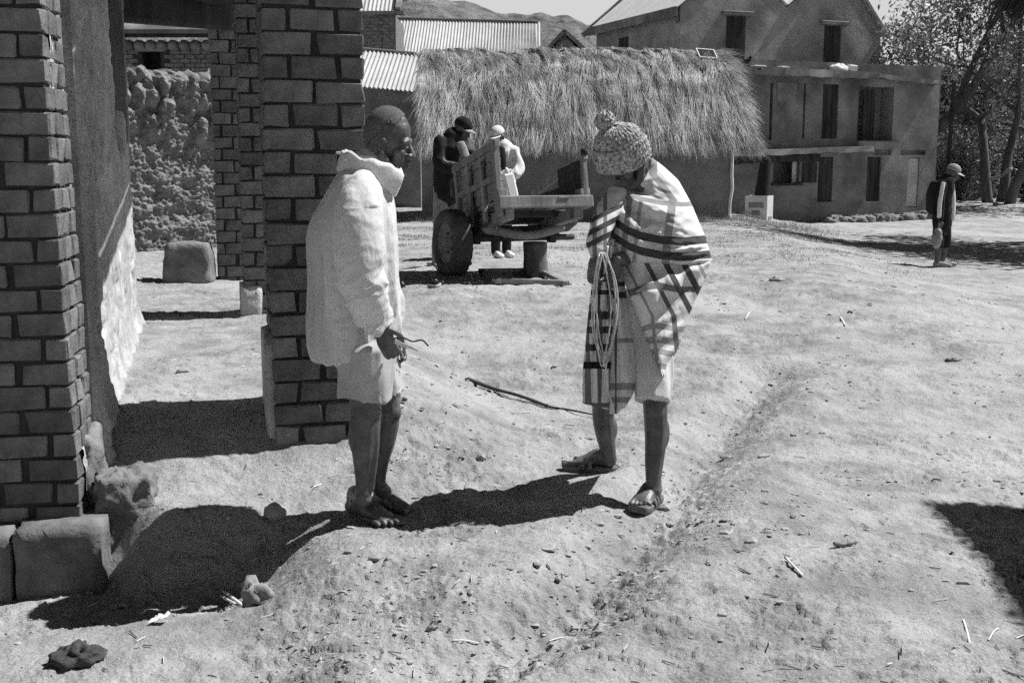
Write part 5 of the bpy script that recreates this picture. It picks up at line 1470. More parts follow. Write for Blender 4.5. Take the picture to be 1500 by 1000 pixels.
# strip of pale paper held in his fist
s0 = A_(578, 500, -.24)
pts = [s0, A_(590, 505, -.24), A_(602, 509, -.23), A_(613, 514, -.22)]
V = []; 
for i, p in enumerate(spline(pts, 4)): w = .008 * (1 - i / 16) + .002; V += [p + [0, 0, w], p - [0, 0, w], p + [0, .004, -w], p + [0, .004, w]]
F = [(i * 4 + k, i * 4 + (k + 1) % 4, (i + 1) * 4 + (k + 1) % 4, (i + 1) * 4 + k) for i in range(12) for k in range(4)] + [(3, 2, 1, 0), (48, 49, 50, 51)]
solo("paper_strip", np.array(V), F, M['plastic'], "thin strip of white paper held in the barefoot man's fist", "paper", smooth=False)
pts = [A_(576, 496, -.25), A_(589, 494, -.25), A_(604, 500, -.25), A_(618, 498, -.24), A_(627, 506, -.24)]
solo("string", *tube(pts, [.0035] * 5, n=6), M['darkwood'], "thin dark cord sticking out of the barefoot man's fist", "cord")

# ---------------------------------------------------------------- the man wrapped in a blanket
YR = 5.06
B_ = lambda px, py, dy=0.0: at(px, py, YR + dy)
rm = thing("person", (*ong(905, 722, 0)[:2], 0), "man in bobble hat wrapped in a striped blanket, head bowed over cords in his hand", "person")
fR = nrm((-.62, -.52, -.55)); upR = nrm((-.30, -.30, .91))
ctr = B_(914, 232, -.06)
f_, s_, u_ = frame(fR, upR); OR = ctr - (f_ * (-.0) + u_ * .115)
hp_, HR = head_prims(OR, fR, (1, 1, 1.02), upR)
prims = hp_[:]
prims += [tube([HR((-.03, 0, .07)), HR((-.055, 0, 0)), B_(948, 268, .04), B_(952, 300, .05)], [.058, .055, .058, .08]),
          tube([B_(952, 285, .02), B_(955, 350, .03), B_(957, 430, .04), B_(945, 490, .02)], [(.12, .11), (.13, .12), (.12, .10), (.12, .10)]),
          tube([B_(958, 470, -.02), B_(959, 540, -.12), B_(960, 596, -.185), B_(961, 636, -.19), B_(958.5, 676, -.205), B_(957, 706, -.22), B_(957, 722, -.225)], [.078, .066, .053, .049, .041, .033, .034]),
          ell(B_(967, 634, -.17), (.042, .045, .085)), ell(B_(957, 600, -.215), (.040, .034, .045)), ell(B_(892, 628, .31), (.042, .042, .075)), ell(B_(957, 718, -.235), (.030, .026, .024)),
          tube([B_(915, 480, .10), B_(893, 550, .22), B_(884, 600, .29), B_(886, 630, .30), B_(891, 660, .31), B_(893, 674, .32)], [.09, .07, .054, .049, .037, .033]),
          tube([B_(900, 310, -.02), B_(886, 335, -.15), B_(878, 352, -.215), B_(874, 372, -.24)], [.035, .030, .028, .026]),
          tube([B_(930, 372, -.10), B_(912, 380, -.18), B_(905, 381, -.22)], [.035, .032, .028])]
hl = ong(963, 733, 0); tl = ong(929, 757, 0); angn = math.atan2(tl[1] - hl[1], tl[0] - hl[0])
prims += foot_prims(hl + [0, 0, .028], angn, .245, B_(957, 722, -.225), side=-1)
hl2 = ong(902, 692, 0); tl2 = ong(826, 688, 0); angf = math.atan2(tl2[1] - hl2[1], tl2[0] - hl2[0])
prims += foot_prims(hl2 + [0, 0, .028], angf, .245, B_(893, 672, .32), side=1)
prims += hand_prims(B_(875, 371, -.24), np.array([-.18, -.25, -.95]), (-.80, -.55, .1), L=.17, curl=1.15, thumb=1)
prims += hand_prims(B_(905, 381, -.22), np.array([-.35, -.1, -.9]), (.1, -.98, 0), L=.165, curl=1.2, thumb=1)
V, N, F = remesh(prims, .0036, 2)
V[:, 2] = np.maximum(V[:, 2], -.004)
part("body", V, F, M['skin'], rm)
for e in (-1, 1):
    part("eye", *ell(HR((.0775, .031 * e, .0925)), (.0095, .0095, .0075), n=12, m=8), M['eye'], rm)
# sandals
def sandal(heel, ang, L, side, toe_post=False):
    f = np.array([math.cos(ang), math.sin(ang), 0]); s = np.array([-math.sin(ang), math.cos(ang), 0])
    n = 40; t = np.linspace(0, 2 * np.pi, n, endpoint=False)
    a = L / 2 - L / 2 * np.cos(t); wv = np.interp(a / L, (0, .15, .4, .75, .92, 1), (.026, .036, .036, .049, .042, .02)) * np.where(np.sin(t) >= 0, 1, -1) * np.minimum(1, np.abs(np.sin(t)) * 2.2)
    V = []; h = np.array(heel, float) - f * .012
    for z, g in ((.0, .96), (.008, 1.03), (.024, 1.03), (.030, .97)):
        up_ = .018 * np.clip((a / L - .8) / .2, 0, 1) ** 2
        V.append(h + np.outer(a, f) + np.outer(wv * g, s) + np.stack([0 * a, 0 * a, z + up_], -1))
    V = np.concatenate(V); F = [tuple(x) for x in gridF(4, n, wrap=True)] + [tuple(range(n - 1, -1, -1)), tuple(range(3 * n, 4 * n))]
    sd_ = part("sandal", V, F, M['sandal'], rm)
    for a0, hgt, wd_, r in ((.165, .062, .050, .012), (.135, .078, .048, .012), (.10, .088, .044, .010)) if not toe_post else ((.16, .064, .050, .016), (.12, .080, .047, .012)):
        pts = [h + f * (a0 + .012 * math.cos(q) * side) + s * (wd_ * math.cos(q)) + np.array([0, 0, .020 + (hgt - .014) * math.sin(q)]) for q in np.linspace(0, np.pi, 9)]
        part("strap", *tube(pts, [(r, .004)] * 9, n=8, side=f, sub=2), M['sandal'], sd_)
    if toe_post:
        part("buckle", *tube([h + f * .215 + [0, 0, .03], h + f * .205 + [0, 0, .06], h + f * .19 + [0, 0, .062]], [.008, .010, .008], n=8), M['sandal'], sd_)
sandal(hl, angn, .27, -1)
sandal(hl2, angf, .275, 1, True)
# pale shorts
pr = [tube([B_(955, 455, -.02), B_(955, 500, -.06), B_(957, 540, -.12), B_(955.5, 587, -.175)], [(.11, .14), (.11, .11), (.095, .085), (.085, .075)], n=26, cap=1, ce=(1, .06)),
      tube([B_(925, 455, .04), B_(905, 520, .14), B_(893, 570, .24)], [(.11, .12), (.10, .10), (.085, .08)], n=24, cap=1)]
V, N, F = remesh(pr, .006, 2)
q = np.stack([V[:, 0] * 16, V[:, 1] * 16, V[:, 2] * 4], -1); V = V + N * (.008 * (1 - 2.2 * np.abs(noise3(q, 23))))[:, None]
part("shorts", V, F, M['shorts'], rm)
# bobble hat
hk = .94; ha = upR; hs = nrm(np.cross(ha, (0, 1, 0))); hb = np.cross(ha, hs)
hc = B_(911, 227, -.055)
prof = [(.100, -.046), (.112, -.050), (.122, -.042), (.127, -.02), (.128, .02), (.124, .052), (.114, .062), (.106, .058), (.110, .066), (.108, .082), (.098, .105), (.078, .126), (.050, .139), (.022, .144), (.002, .145)]
PR = spline(np.array([(r, z, 0) for r, z in prof]), 7)[:, :2]
nth = 260; t = np.linspace(0, 2 * np.pi, nth, endpoint=False)
V = []
for i, (r, z) in enumerate(PR):
    cuff = i <= 7 * 6
    k = 21 if cuff else 17
    row = i * (.52 if cuff else .55)
    w = np.abs(np.sin(k * t + (.9 if int(row / np.pi) % 2 else 0)))
    d = .0085 * (w ** .7) * (.55 + .45 * abs(math.sin(row))) * min(1, r / .06) - .004
    d = d + .004 * noise2(t * 9, np.full(nth, i * .3), 3) + .003 * noise2(t * 30, np.full(nth, i * .9), 7)
    rr_ = (r + d) * hk; z = z * hk
    V.append(hc + np.outer(np.cos(t) * rr_, hs) + np.outer(np.sin(t) * rr_ * .94, hb) + ha * (z + .004 * np.sin(3 * t))[:, None] if False else hc + np.outer(np.cos(t) * rr_, hs) + np.outer(np.sin(t) * rr_ * .94, hb) + np.outer(z + .004 * np.sin(3 * t), ha))
V = np.concatenate(V)
ht = part("knit_hat", V, gridF(len(PR), nth, wrap=True), M['knit'], rm)
V, F = ell((0, 0, 0), (1, 1, 1), None, 90, 60)
d_, id_ = worley2(np.arctan2(V[:, 1], V[:, 0]) * 3.2, V[:, 2] * 3.4, 5)
V = V * (.037 + .010 * np.clip(1 - d_ * 1.3, 0, 1) + .003 * noise3(V * 9, 4))[:, None]
part("pompom", V + B_(886, 177, -.09), F, M['knit'], ht)

# the blanket: woven stripes follow cloth coordinates kept in the uv layer
def band_mat(name, ub, vb, light=.60, x0=840., xs=240., y0=200., ys=440.):
    m = mat(name, light * .92, light, scale=14, detail=6, rough=.95, bump=.3, bscale=320, spec=.1, bdist=.003)
    nt = m.node_tree; N_, L_ = nt.nodes, nt.links
    bs = N_["Principled BSDF"]; src = bs.inputs["Base Color"].links[0].from_socket
    uv = N_.new("ShaderNodeUVMap"); sx = N_.new("ShaderNodeSeparateXYZ"); L_.new(uv.outputs[0], sx.inputs[0])
    outs = []
    for bands, o, o0, os_ in ((ub, 0, x0, xs), (vb, 1, y0, ys)):
        cr = N_.new("ShaderNodeValToRGB"); cr.color_ramp.interpolation = 'CONSTANT'
        e = cr.color_ramp.elements; e[0].position = 0; e[0].color = (1, 1, 1, 1)
        e.remove(e[1])
        for c0, c1, v in sorted(bands):
            a = e.new((c0 - o0) / os_); a.color = (v, v, v, 1)
            a = e.new((c1 - o0) / os_); a.color = (1, 1, 1, 1)
        wob = N_.new("ShaderNodeTexNoise"); wob.inputs["Scale"].default_value = 60
        ad = N_.new("ShaderNodeMath"); ad.operation = 'MULTIPLY_ADD'; ad.inputs[1].default_value = .0025
        L_.new(wob.outputs["Fac"], ad.inputs[0]); L_.new(sx.outputs[o], ad.inputs[2])
        L_.new(ad.outputs[0], cr.inputs[0]); outs.append(cr.outputs[0])
    mn = N_.new("ShaderNodeMix"); mn.data_type = 'RGBA'; mn.blend_type = 'DARKEN'; mn.inputs["Factor"].default_value = 1
    L_.new(outs[0], mn.inputs["A"]); L_.new(outs[1], mn.inputs["B"])
    mm = N_.new("ShaderNodeMix"); mm.data_type = 'RGBA'; mm.blend_type = 'MULTIPLY'; mm.inputs["Factor"].default_value = 1
    L_.new(src, mm.inputs["A"]); L_.new(mn.outputs["Result"], mm.inputs["B"]); L_.new(mm.outputs["Result"], bs.inputs["Base Color"])
    return m
DK, GR = .11, .44
MB_up = band_mat("blanket_shoulder", [(964, 976, GR), (886, 893, .45), (903, 912, .40), (921, 927, .5)], [(394, 406, DK), (416, 428, DK), (341, 349, GR)])
MB_fl = band_mat("blanket_flap", [(936, 944, .18), (963, 973, DK), (990, 1000, DK), (1013, 1019, GR), (906, 911, GR)], [(418, 427, .25), (478, 487, GR), (497, 506, GR), (516, 524, GR), (536, 544, GR)])
MB_pn = band_mat("blanket_panel", [(858, 865, .25), (874, 881, .22), (890, 894, .25), (899, 901, .2)], [(456, 468, DK), (478, 488, DK), (503, 513, DK), (529, 540, .03), (590, 597, .2), (405, 413, .08), (425, 432, .08)])
MB_pr = band_mat("blanket_panel_edge", [(901, 904, .2)], [(494, 501, GR), (560, 571, GR), (580, 590, GR), (412, 420, DK), (428, 436, DK)])
def uv_part(name, V, F, m, parent, UV, **kw):
    o = part(name, V, F, m, parent, **kw); me = o.data
    lay = me.uv_layers.new(name="UVMap"); L = np.zeros(len(me.loops), np.int32); me.loops.foreach_get("vertex_index", L)
    lay.data.foreach_set("uv", np.asarray(UV, np.float32)[L].ravel()); return o
def UVn(u, v): return np.stack([(np.asarray(u) - 840.) / 240., (np.asarray(v) - 200.) / 440.], -1)
tabU = np.array([(0, 250, 910, 955, .085), (.08, 260, 903, 972, .12), (.22, 276, 897, 994, .17), (.42, 304, 888, 1013, .205), (.68, 342, 879, 1032, .235), (.88, 370, 876, 1041, .24), (.95, 380, 880, 1043, .232), (1.0, 386, 890, 1036, .215)])
nt2, na = 90, 220
t = np.linspace(0, 1, nt2); a = np.linspace(0, 2 * np.pi, na, endpoint=False)
T, A2 = np.meshgrid(t, a, indexing='ij')
Pm = np.stack([np.interp(t, tabU[:, 0], tabU[:, i]) for i in (1, 2, 3, 4)], -1)
# smooth the table a little
for _ in range(3): Pm[1:-1] = (Pm[:-2] + 2 * Pm[1:-1] + Pm[2:]) / 4
kk = np.clip(1 - T / .6, 0, 1)
ca2, sa2 = np.cos(A2), np.sin(A2)
PX = (Pm[:, 1] + Pm[:, 2])[:, None] / 2 + (Pm[:, 2] - Pm[:, 1])[:, None] / 2 * np.sign(ca2) * np.abs(ca2) ** .9
PY = Pm[:, 0][:, None] + kk * (-19 * ca2 + 25 * np.clip(-sa2, 0, 1) ** 2) + 4.0 * ca2 * np.clip((T - .6) / .4, 0, 1)
YY = YR + .02 + Pm[:, 3][:, None] * np.sign(sa2) * np.abs(sa2) ** .9 - .03 * kk * 0
# folds: swags from the throat, crumples where the end is tucked in
ang_ = np.arctan2(PY - 262, PX - 902); dist_ = np.hypot(PX - 902, PY - 262)
fold = .030 * np.sin(ang_ * 9 + .02 * dist_ + 2.0 * noise2(PX / 60, PY / 60, 3)) * np.exp(-dist_ / 75) * np.clip(dist_ / 14, 0, 1)
cr_ = np.exp(-((PX - 1015) / 34) ** 2 - ((PY - 372) / 13) ** 2)
fold = fold + cr_ * .016 * np.sin((PY - 372 + .10 * (PX - 1000)) * .62 + 1.5 * noise2(PX / 14, PY / 10, 8))
fold = fold + .016 * fbm2(PX / 50 + PY / 70, PY / 26 - PX / 60, 3, 12) * (T > .05)
fold = fold + .012 * (.4 - np.abs(noise2((PX + PY * 1.1) / 26, (PY - PX) / 110, 32))) * np.clip((T - .1) * 4, 0, 1)
fold = fold + .011 * (np.exp(-((PY - 250 - (PX - 935) * -.5) / 4) ** 2) + np.exp(-((PY - 268 - (PX - 935) * -.35) / 4) ** 2)) * np.clip((PX - 915) / 20, 0, 1)
left_v = np.clip((915 - PX) / 25, 0, 1) * np.clip(T * 2.5 - .5, 0, 1)
fold = fold + left_v * .012 * np.sin(PX * .55 + PY * .05)
YY = YY + np.sign(sa2) * fold * np.abs(sa2) ** .3
D_ = np.stack([(PX - 750) / FPX, CP + (500 - PY) / FPX * SP, -SP + (500 - PY) / FPX * CP], -1)
V = C0 + D_ * (YY / D_[..., 1])[..., None]
V = V.reshape(-1, 3)
cc = np.interp(PX, (875, 885, 900, 920, 940, 970, 1000, 1045), (285, 300, 325, 338, 346, 352, 354, 350))
vU = 400 + (PY - cc)
uU = PX + np.interp(PY, (255, 262, 292, 345, 390), (14, 8, -15, -8, -4))
blk = uv_part("blanket", V, gridF(nt2, na, wrap=True)[:, ::-1].copy(), MB_up, rm, UVn(uU.ravel(), vU.ravel()))
md = blk.modifiers.new("thick", 'SOLIDIFY'); md.thickness = .010; md.offset = -1
# right flap and the back
ys_ = np.array([366, 376, 385, 400, 420, 440, 460, 480, 500, 520, 536, 552.])
lf = np.array([888, 897, 902, 909, 917, 925, 932, 940, 948, 957, 963, 970.]); rt = np.array([1030, 1038, 1041, 1037, 1028, 1018.5, 1010, 1003, 997, 989, 981, 974.])
nr, nf = 110, 110
py_ = np.linspace(366, 552, nr); L1, R1 = np.interp(py_, ys_, lf), np.interp(py_, ys_, rt)
a = np.linspace(0, np.pi, nf); 
PXf = L1[:, None] + (R1 - L1)[:, None] * (1 - np.cos(a)[None] * 1) / 2
PYf = np.repeat(py_[:, None], nf, 1)
bf = np.interp(py_, (366, 420, 480, 552), (.20, .20, .17, .12))[:, None]
YF = YR - .02 - .15 * (1 + np.cos(a)[None]) / 2 * np.clip((PYf - 372) / 55, 0, 1) - bf * .8 * np.sin(a)[None] ** .8 - .05 * np.clip((PYf - 420) / 130, 0, 1)
piv = np.arctan2(PYf - 380, 1050 - PXf); dv = np.hypot(PYf - 380, 1050 - PXf)
fo = .020 * np.sin(piv * 10 + 1.2 * noise2(PXf / 40, PYf / 40, 5)) * np.clip(dv / 40, 0, 1) * np.sin(a)[None] ** .5
fo = fo + .010 * np.sin((PXf - .45 * (PYf - 370)) * .16 + 1) * np.exp(-((PYf - 395) / 40) ** 2)
fo = fo + np.exp(-((PXf - 985) / 22) ** 2) * np.clip((PYf - 455) / 20, 0, 1) * .014 * np.sin((PYf + .6 * PXf) * .22) + .005 * fbm2(PXf / 20, PYf / 30, 3, 6)
YF = YF + fo
PXb = PXf[:, ::-1]; PYb = np.minimum(PYf, 545); YB = YR + .05 + np.interp(py_, (366, 420, 552), (.20, .21, .2))[:, None] * np.sin(a)[None] ** .8 + .012 * np.sin(PXb * .3)
PXa = np.concatenate([PXf, PXb[:, 1:-1]], 1); PYa = np.concatenate([PYf, PYf[:, 1:-1]], 1); YA = np.concatenate([YF, YB[:, 1:-1]], 1)
D_ = np.stack([(PXa - 750) / FPX, CP + (500 - PYa) / FPX * SP, -SP + (500 - PYa) / FPX * CP], -1)
V = (C0 + D_ * (YA / D_[..., 1])[..., None]).reshape(-1, 3)
uF = PXa - .52 * np.clip(PYa - 372, 0, 90) - .1 * np.clip(PYa - 462, 0, 200); vF = PYa + .10 * (PXa - 950) * np.clip((PYa - 400) / 30, 0, 1) + 10 * np.exp(-((PXa - 958) / 28) ** 2) - 6
flp = uv_part("blanket_flap", V, gridF(nr, PXa.shape[1], wrap=True)[:, ::-1].copy(), MB_fl, blk, UVn(uF.ravel(), vF.ravel()))
md = flp.modifiers.new("thick", 'SOLIDIFY'); md.thickness = .009; md.offset = -1
# hanging front panels, below the hand
def panel(name, ys_, lf, rt, hem, y0, mtr, wav, k, par, depth=.07, nr=100, nf=70):
    s = np.linspace(0, 1, nf); tt_ = np.linspace(0, 1, nr)
    T, S = np.meshgrid(tt_, s, indexing='ij')
    hy = np.interp(s, *hem)[None]
    PYp = ys_[0] + (hy - ys_[0]) * T
    L1, R1 = np.interp(PYp, ys_, lf), np.interp(PYp, ys_, rt)
    PXp = L1 + (R1 - L1) * S
    Yp = y0 - depth * np.sin(np.pi * S) * .6 + depth * (S - .5) * .3 + wav * np.sin(S * k * np.pi + .8 * noise2(S * 2, T * 2, 4)) * (.35 + .65 * (1 - T)) + .004 * fbm2(S * 6, T * 6, 2, 3)
    Yp = Yp - .05 * T
    D_ = np.stack([(PXp - 750) / FPX, CP + (500 - PYp) / FPX * SP, -SP + (500 - PYp) / FPX * CP], -1)
    V = (C0 + D_ * (Yp / D_[..., 1])[..., None]).reshape(-1, 3)
    o = uv_part(name, V, gridF(nr, nf)[:, ::-1].copy(), mtr, par, UVn(PXp.ravel(), PYp.ravel()))
    m_ = o.modifiers.new("thick", 'SOLIDIFY'); m_.thickness = .010; m_.offset = 0
    return o
panel("blanket_panel", np.array([360, 392, 420, 460, 500, 540, 600.]), np.array([876, 872, 868, 863, 859, 855, 853.]), np.array([902, 901, 900, 898, 896, 894, 892.]),
      ((0, .5, 1), (590, 595, 600)), YR - .17, MB_pn, .016, 7, blk)
panel("blanket_panel", np.array([350, 400, 440, 480, 520, 550, 580, 610.]), np.array([888, 890, 891, 892, 893, 893, 894, 894.]), np.array([905, 912, 917, 922, 929, 934, 931, 926.]),
      ((0, .25, .6, .85, 1), (606, 606, 596, 578, 562)), YR - .12, MB_pr, .010, 3, blk)
# forearm wrapped in the blanket edge
Pv = [B_(906, 284, -.05), B_(888, 316, -.15), B_(877, 344, -.215), B_(873, 366, -.235)]
V, F = tube(Pv, [.046, .050, .046, .038], n=30, cap=1, sub=10)
V += nrm_rows(V - np.mean(V, 0)) * (.008 * noise3(V * np.array([20, 20, 45]), 3))[:, None]
pj = (V - C0); Dd = pj[:, 1] * CP - pj[:, 2] * SP; pxv = 750 + pj[:, 0] / Dd * FPX; pyv = 500 - (pj[:, 1] * SP + pj[:, 2] * CP) / Dd * FPX
uv_part("blanket_cuff", V, F, band_mat("blanket_cuff", [(868, 874, .3), (884, 889, .3)], [(312, 320, DK), (328, 336, .1), (346, 353, DK)]), blk, UVn(pxv, pyv + .5 * (pxv - 880)))
# coil of pale cords in his hand
cc_ = thing("cord_coil", B_(872, 388, -.27), "coil of thin pale cords hanging from the hand of the blanket-wrapped man", "cord")
for k, (dx, dl_, w, yy) in enumerate(((0, 0, 1.0, -.30), (4, -12, .78, -.295), (-3, 4, .55, -.305), (2, -5, .90, -.285))):
    c = 884 + dx * .6
    shp = [(876, 376), (871, 400), (868, 440), (869, 480), (875, 512), (885, 533), (894, 515), (903, 478), (905, 440), (899, 405), (888, 378), (880, 370)]
    pts = []
    for x, y in shp:
        yv = y if y < 420 else 420 + (y - 420) * (1 + dl_ / 113.0)
        pts.append(B_(c + (x - 884) * w + 1.2 * math.sin(y * .05 + 2 * k), yv, yy + .012 * math.sin(x + k)))
    pts.append(pts[0])
    part("cord", *tube(pts, [.0036 if k < 2 else .0030] * len(pts), n=6, sub=5), M['cord'], cc_)
part("cord", *tube([B_(886, 533, -.30), B_(889, 545, -.30), B_(890, 570, -.29), B_(896, 590, -.285), B_(899, 604, -.28)], [.0045] * 5, n=6), M['cord'], cc_)
part("knot", *ell(B_(886, 534, -.30), (.010, .009, .012), n=8, m=6), M['cord'], cc_)

# ---------------------------------------------------------------- smaller figures
def fig(label, base, head_px, Y, fdir, limbs, clothes, cap=None, hs=1.0, vox=.012, pitch=0.0):
    t = thing("person", base, label, "person")
    O = at(head_px[0], head_px[1], Y)              # chin level under the ears
    f = nrm((fdir[0], fdir[1], -math.sin(pitch)))
    hp_, W = head_prims(O, f, (hs, hs, hs))
    V, N, F = remesh(hp_ + [tube([W((-.03, 0, .07)), W((-.04, 0, -.04)), W((-.05, 0, -.10))], [.055, .055, .07])] + limbs, vox * .75, 2)
    part("body", V, F, M['skin'], t)
    for nm, prs, mt, fold in clothes:
        V, N, F = remesh(prs, vox, 2)
        V = V + N * (fold * (1 - 2 * np.abs(noise3(V * np.array([11, 11, 7]), len(nm)))))[:, None]
        part(nm, V, F, M[mt], t)
    if cap:
        fc, s, u = frame(f); A = np.array([fc, s, u]) * hs
        V, F = ell((0, 0, 0), (1, 1, 1), None, 28, 18)
        V = V * np.array([.106, .086, .088]); V[:, 2] = np.maximum(V[:, 2], -.012)
        Vd = (V + np.array([-.008, 0, .150])) @ A + O
        cp_ = part("cap", Vd, F, M[cap[0]], t)
        a = np.linspace(-1.25, 1.25, 16); V = []
        for r_, z in ((.09, .142), (.165, .128), (.165, .121), (.09, .134)):
            V.append(np.stack([r_ * np.cos(a) * (1 if r_ < .1 else 1.03), (.080 if r_ < .1 else .078) * np.sin(a), z - .012 * np.abs(np.sin(a))], -1))
        V = np.concatenate(V) @ A + O; n = 16
        F = [(i * n + j, i * n + j + 1, ((i + 1) % 4) * n + j + 1, ((i + 1) % 4) * n + j) for i in range(4) for j in range(n - 1)] + [(0, n, 2 * n, 3 * n), (4 * n - 1, 3 * n - 1, 2 * n - 1, n - 1)]
        part("visor", V, F, M[cap[1]], cp_)
        if len(cap) > 2:
            V, F = ell((0, 0, 0), (.004, .022, .02), None, 10, 8); part("badge", (V + np.array([.086, .0, .185])) @ np.array([fc, s, u]) * 1 + O, F, M[cap[2]], cp_)
    return t, W
Y1 = 13.1; E1 = lambda px, py, d=0.0: at(px, py, Y1 + d)
g1 = h0(E1(655, 390)[0], Y1)
hand1 = hand_prims(E1(690, 232, -.25), (.5, -.1, .5), (-.3, -.5, .7), L=.17, curl=.9) + hand_prims(E1(692, 224, .1), (.8, -.2, .2), (-.2, -.2, .9), L=.17, curl=.9, thumb=-1)
b1 = E1(655, 300); legs1 = [np.array([E1(640, 300)[0], Y1 - .08, 0]), np.array([E1(664, 300)[0], Y1 + .1, 0])]
def shoe(c, ang, L=.26):
    f = np.array([math.cos(ang), math.sin(ang), 0]); s = np.array([-math.sin(ang), math.cos(ang), 0]); c = np.asarray(c, float)
    return tube([c + [0, 0, .045] - f * .02, c + f * L * .35 + [0, 0, .042], c + f * L * .75 + [0, 0, .03]], [(.036, .045), (.04, .042), (.042, .028)], side=s)
l1 = []
for k, L in enumerate(legs1): l1 += [tube([E1(647 + 14 * k, 275, -.05 + .1 * k), np.array([L[0] + .03, L[1], g1 + .5]), np.array([L[0], L[1], g1 + .05])], [.09, .07, .06])]
p1, W1_ = fig("man in dark jacket and dark cap leaning over the side of the cart", (b1[0], Y1, g1), (673, 203), Y1, (.75, -.45), hand1 + [tube([E1(688, 234, -.25), E1(678, 240, -.27)], [.03, .035])],
    [("jacket", [tube([E1(664, 200), E1(660, 215), E1(656, 245), E1(655, 282)], [(.17, .10), (.20, .14), (.19, .15), (.19, .15)], n=20),
                 tube([E1(646, 208, -.14), E1(645, 240, -.24), E1(672, 246, -.28), E1(689, 234, -.25)], [.075, .07, .06, .05], n=14),
                 tube([E1(672, 208, .12), E1(678, 230, .15), E1(690, 226, .1)], [.07, .065, .05], n=14)], 'darkcloth', .012),
     ("trousers", l1, 'midcloth', .008)], cap=('darkcloth', 'midcloth', 'palecloth'), pitch=R(22), hs=1.05)
part("white_stripe", *tube([E1(647, 199, -.17), E1(643, 215, -.228), E1(650, 236, -.29), E1(666, 241, -.315)], [(.009, .020)] * 4, n=10, side=(0, 1, 0)), M['midcloth'], p1)
part("chest_patch", *tube([E1(674, 210, -.16), E1(679, 222, -.19), E1(682, 231, -.22)], [(.05, .02)] * 3, n=10, side=(1, 0, 0)), M['midcloth'], p1)
part("shoes", *remesh([shoe(L + [0, 0, g1], -.4) for L in legs1], .012, 1)[::2], M['darkcloth'], p1)

Y2 = 14.5; E2 = lambda px, py, d=0.0: at(px, py, Y2 + d)
b2 = E2(732, 300); g2 = h0(b2[0], Y2)
ft2 = [np.array([E2(726, 300)[0], Y2 - .05, g2]), np.array([E2(742, 300)[0], Y2 + .1, g2])]
l2 = [tube([E2(725 + 14 * k, 262, -.05 + .1 * k), ft2[k] + [0, 0, .48], ft2[k] + [0, 0, .08]], [.09, .07, .055]) for k in range(2)]
p2_, _ = fig("man in white cap and pale open jacket behind the cart, seen between its sides", (b2[0], Y2, g2), (731, 212), Y2, (-.5, -.75), hand_prims(E2(733, 258, -.27), (-.6, -.2, .1), (0, -.5, .8), L=.17, curl=.8),
    [("jacket", [tube([E2(731, 214), E2(730, 224), E2(731, 245), E2(732, 275)], [(.17, .10), (.215, .13), (.2, .14), (.19, .14)], n=20, side=(1, 0, 0)),
                 tube([E2(752, 222, -.02), E2(760, 245, -.1), E2(752, 256, -.22), E2(735, 258, -.27)], [.075, .07, .06, .05], n=14),
                 tube([E2(711, 222, -.02), E2(702, 245, -.1), E2(706, 258, -.2)], [.075, .07, .06], n=14)], 'palecloth', .012),
     ("trousers", l2, 'darkcloth', .006)], cap=('palecloth', 'palecloth'), pitch=R(18), hs=1.0)
part("vest", *tube([E2(732, 218, -.12), E2(733, 235, -.15), E2(734, 262, -.15)], [(.065, .03), (.07, .03), (.07, .03)], n=12, side=(1, 0, 0)), M['darkcloth'], p2_)
part("shoes", *remesh([shoe(c, -1.2) for c in ft2], .012, 1)[::2], M['plastic'], p2_)

Y3 = 16.5; E3 = lambda px, py, d=0.0: at(px, py, Y3 + d)
b3 = ground_at(1378, 391); Y3 = b3[1]
g3 = h0(b3[0], Y3); dz3 = 0
f3 = [np.array([E3(1370, 380)[0], Y3 - .07, g3]), np.array([E3(1384, 380)[0], Y3 + .1, g3])]
skin3 = [tube([E3(1373, 340, -.07), f3[0] + [.0, 0, .32], f3[0] + [0, 0, .06]], [.07, .055, .036]), tube([E3(1380, 340, .07), f3[1] + [.02, 0, .32], f3[1] + [0, 0, .06]], [.07, .055, .036])]
p3_, _ = fig("boy with cap and backpack standing on the road, carrying a plastic bag", (b3[0], Y3, g3), (1391, 263), Y3, (.95, -.2), skin3 + [tube([E3(1388, 266), E3(1382, 300), E3(1379, 336)], [.08, .10, .10]), tube([E3(1384, 276, -.10), E3(1378, 298, -.185), E3(1377, 323, -.2)], [.04, .035, .026])] + hand_prims(E3(1377, 323, -.2), (.05, 0, -1), (-.2, -.9, 0), L=.16, curl=1.0, thumb=-1),
    [("jacket", [tube([E3(1386, 264), E3(1383, 275), E3(1381, 295), E3(1381, 322)], [(.15, .09), (.17, .12), (.155, .12), (.155, .125)], n=18),
                 tube([E3(1381, 272, -.14), E3(1377, 296, -.19), E3(1377, 320, -.2)], [.065, .06, .05], n=14), tube([E3(1387, 272, .14), E3(1388, 296, .19), E3(1389, 318, .18)], [.065, .06, .05], n=12)], 'darkcloth', .008),
     ("trousers", [tube([E3(1380, 316), E3(1380, 330)], [(.15, .13), (.15, .13)], n=16), tube([E3(1376, 328, -.07), E3(1375, 352, -.08), E3(1374, 362, -.08)], [.085, .078, .070], ce=(1, .1)), tube([E3(1384, 328, .07), E3(1385, 352, .08), E3(1385, 362, .08)], [.085, .078, .070], ce=(1, .1))], 'darkcloth', .006)],
    cap=('midcloth', 'palecloth'), pitch=R(24), hs=.98)
part("white_stripe", *tube([E3(1382, 268, -.215), E3(1377, 295, -.255), E3(1375.5, 318, -.255)], [(.03, .012)] * 3, n=8, side=(1, 0, 0)), M['palecloth'], p3_)
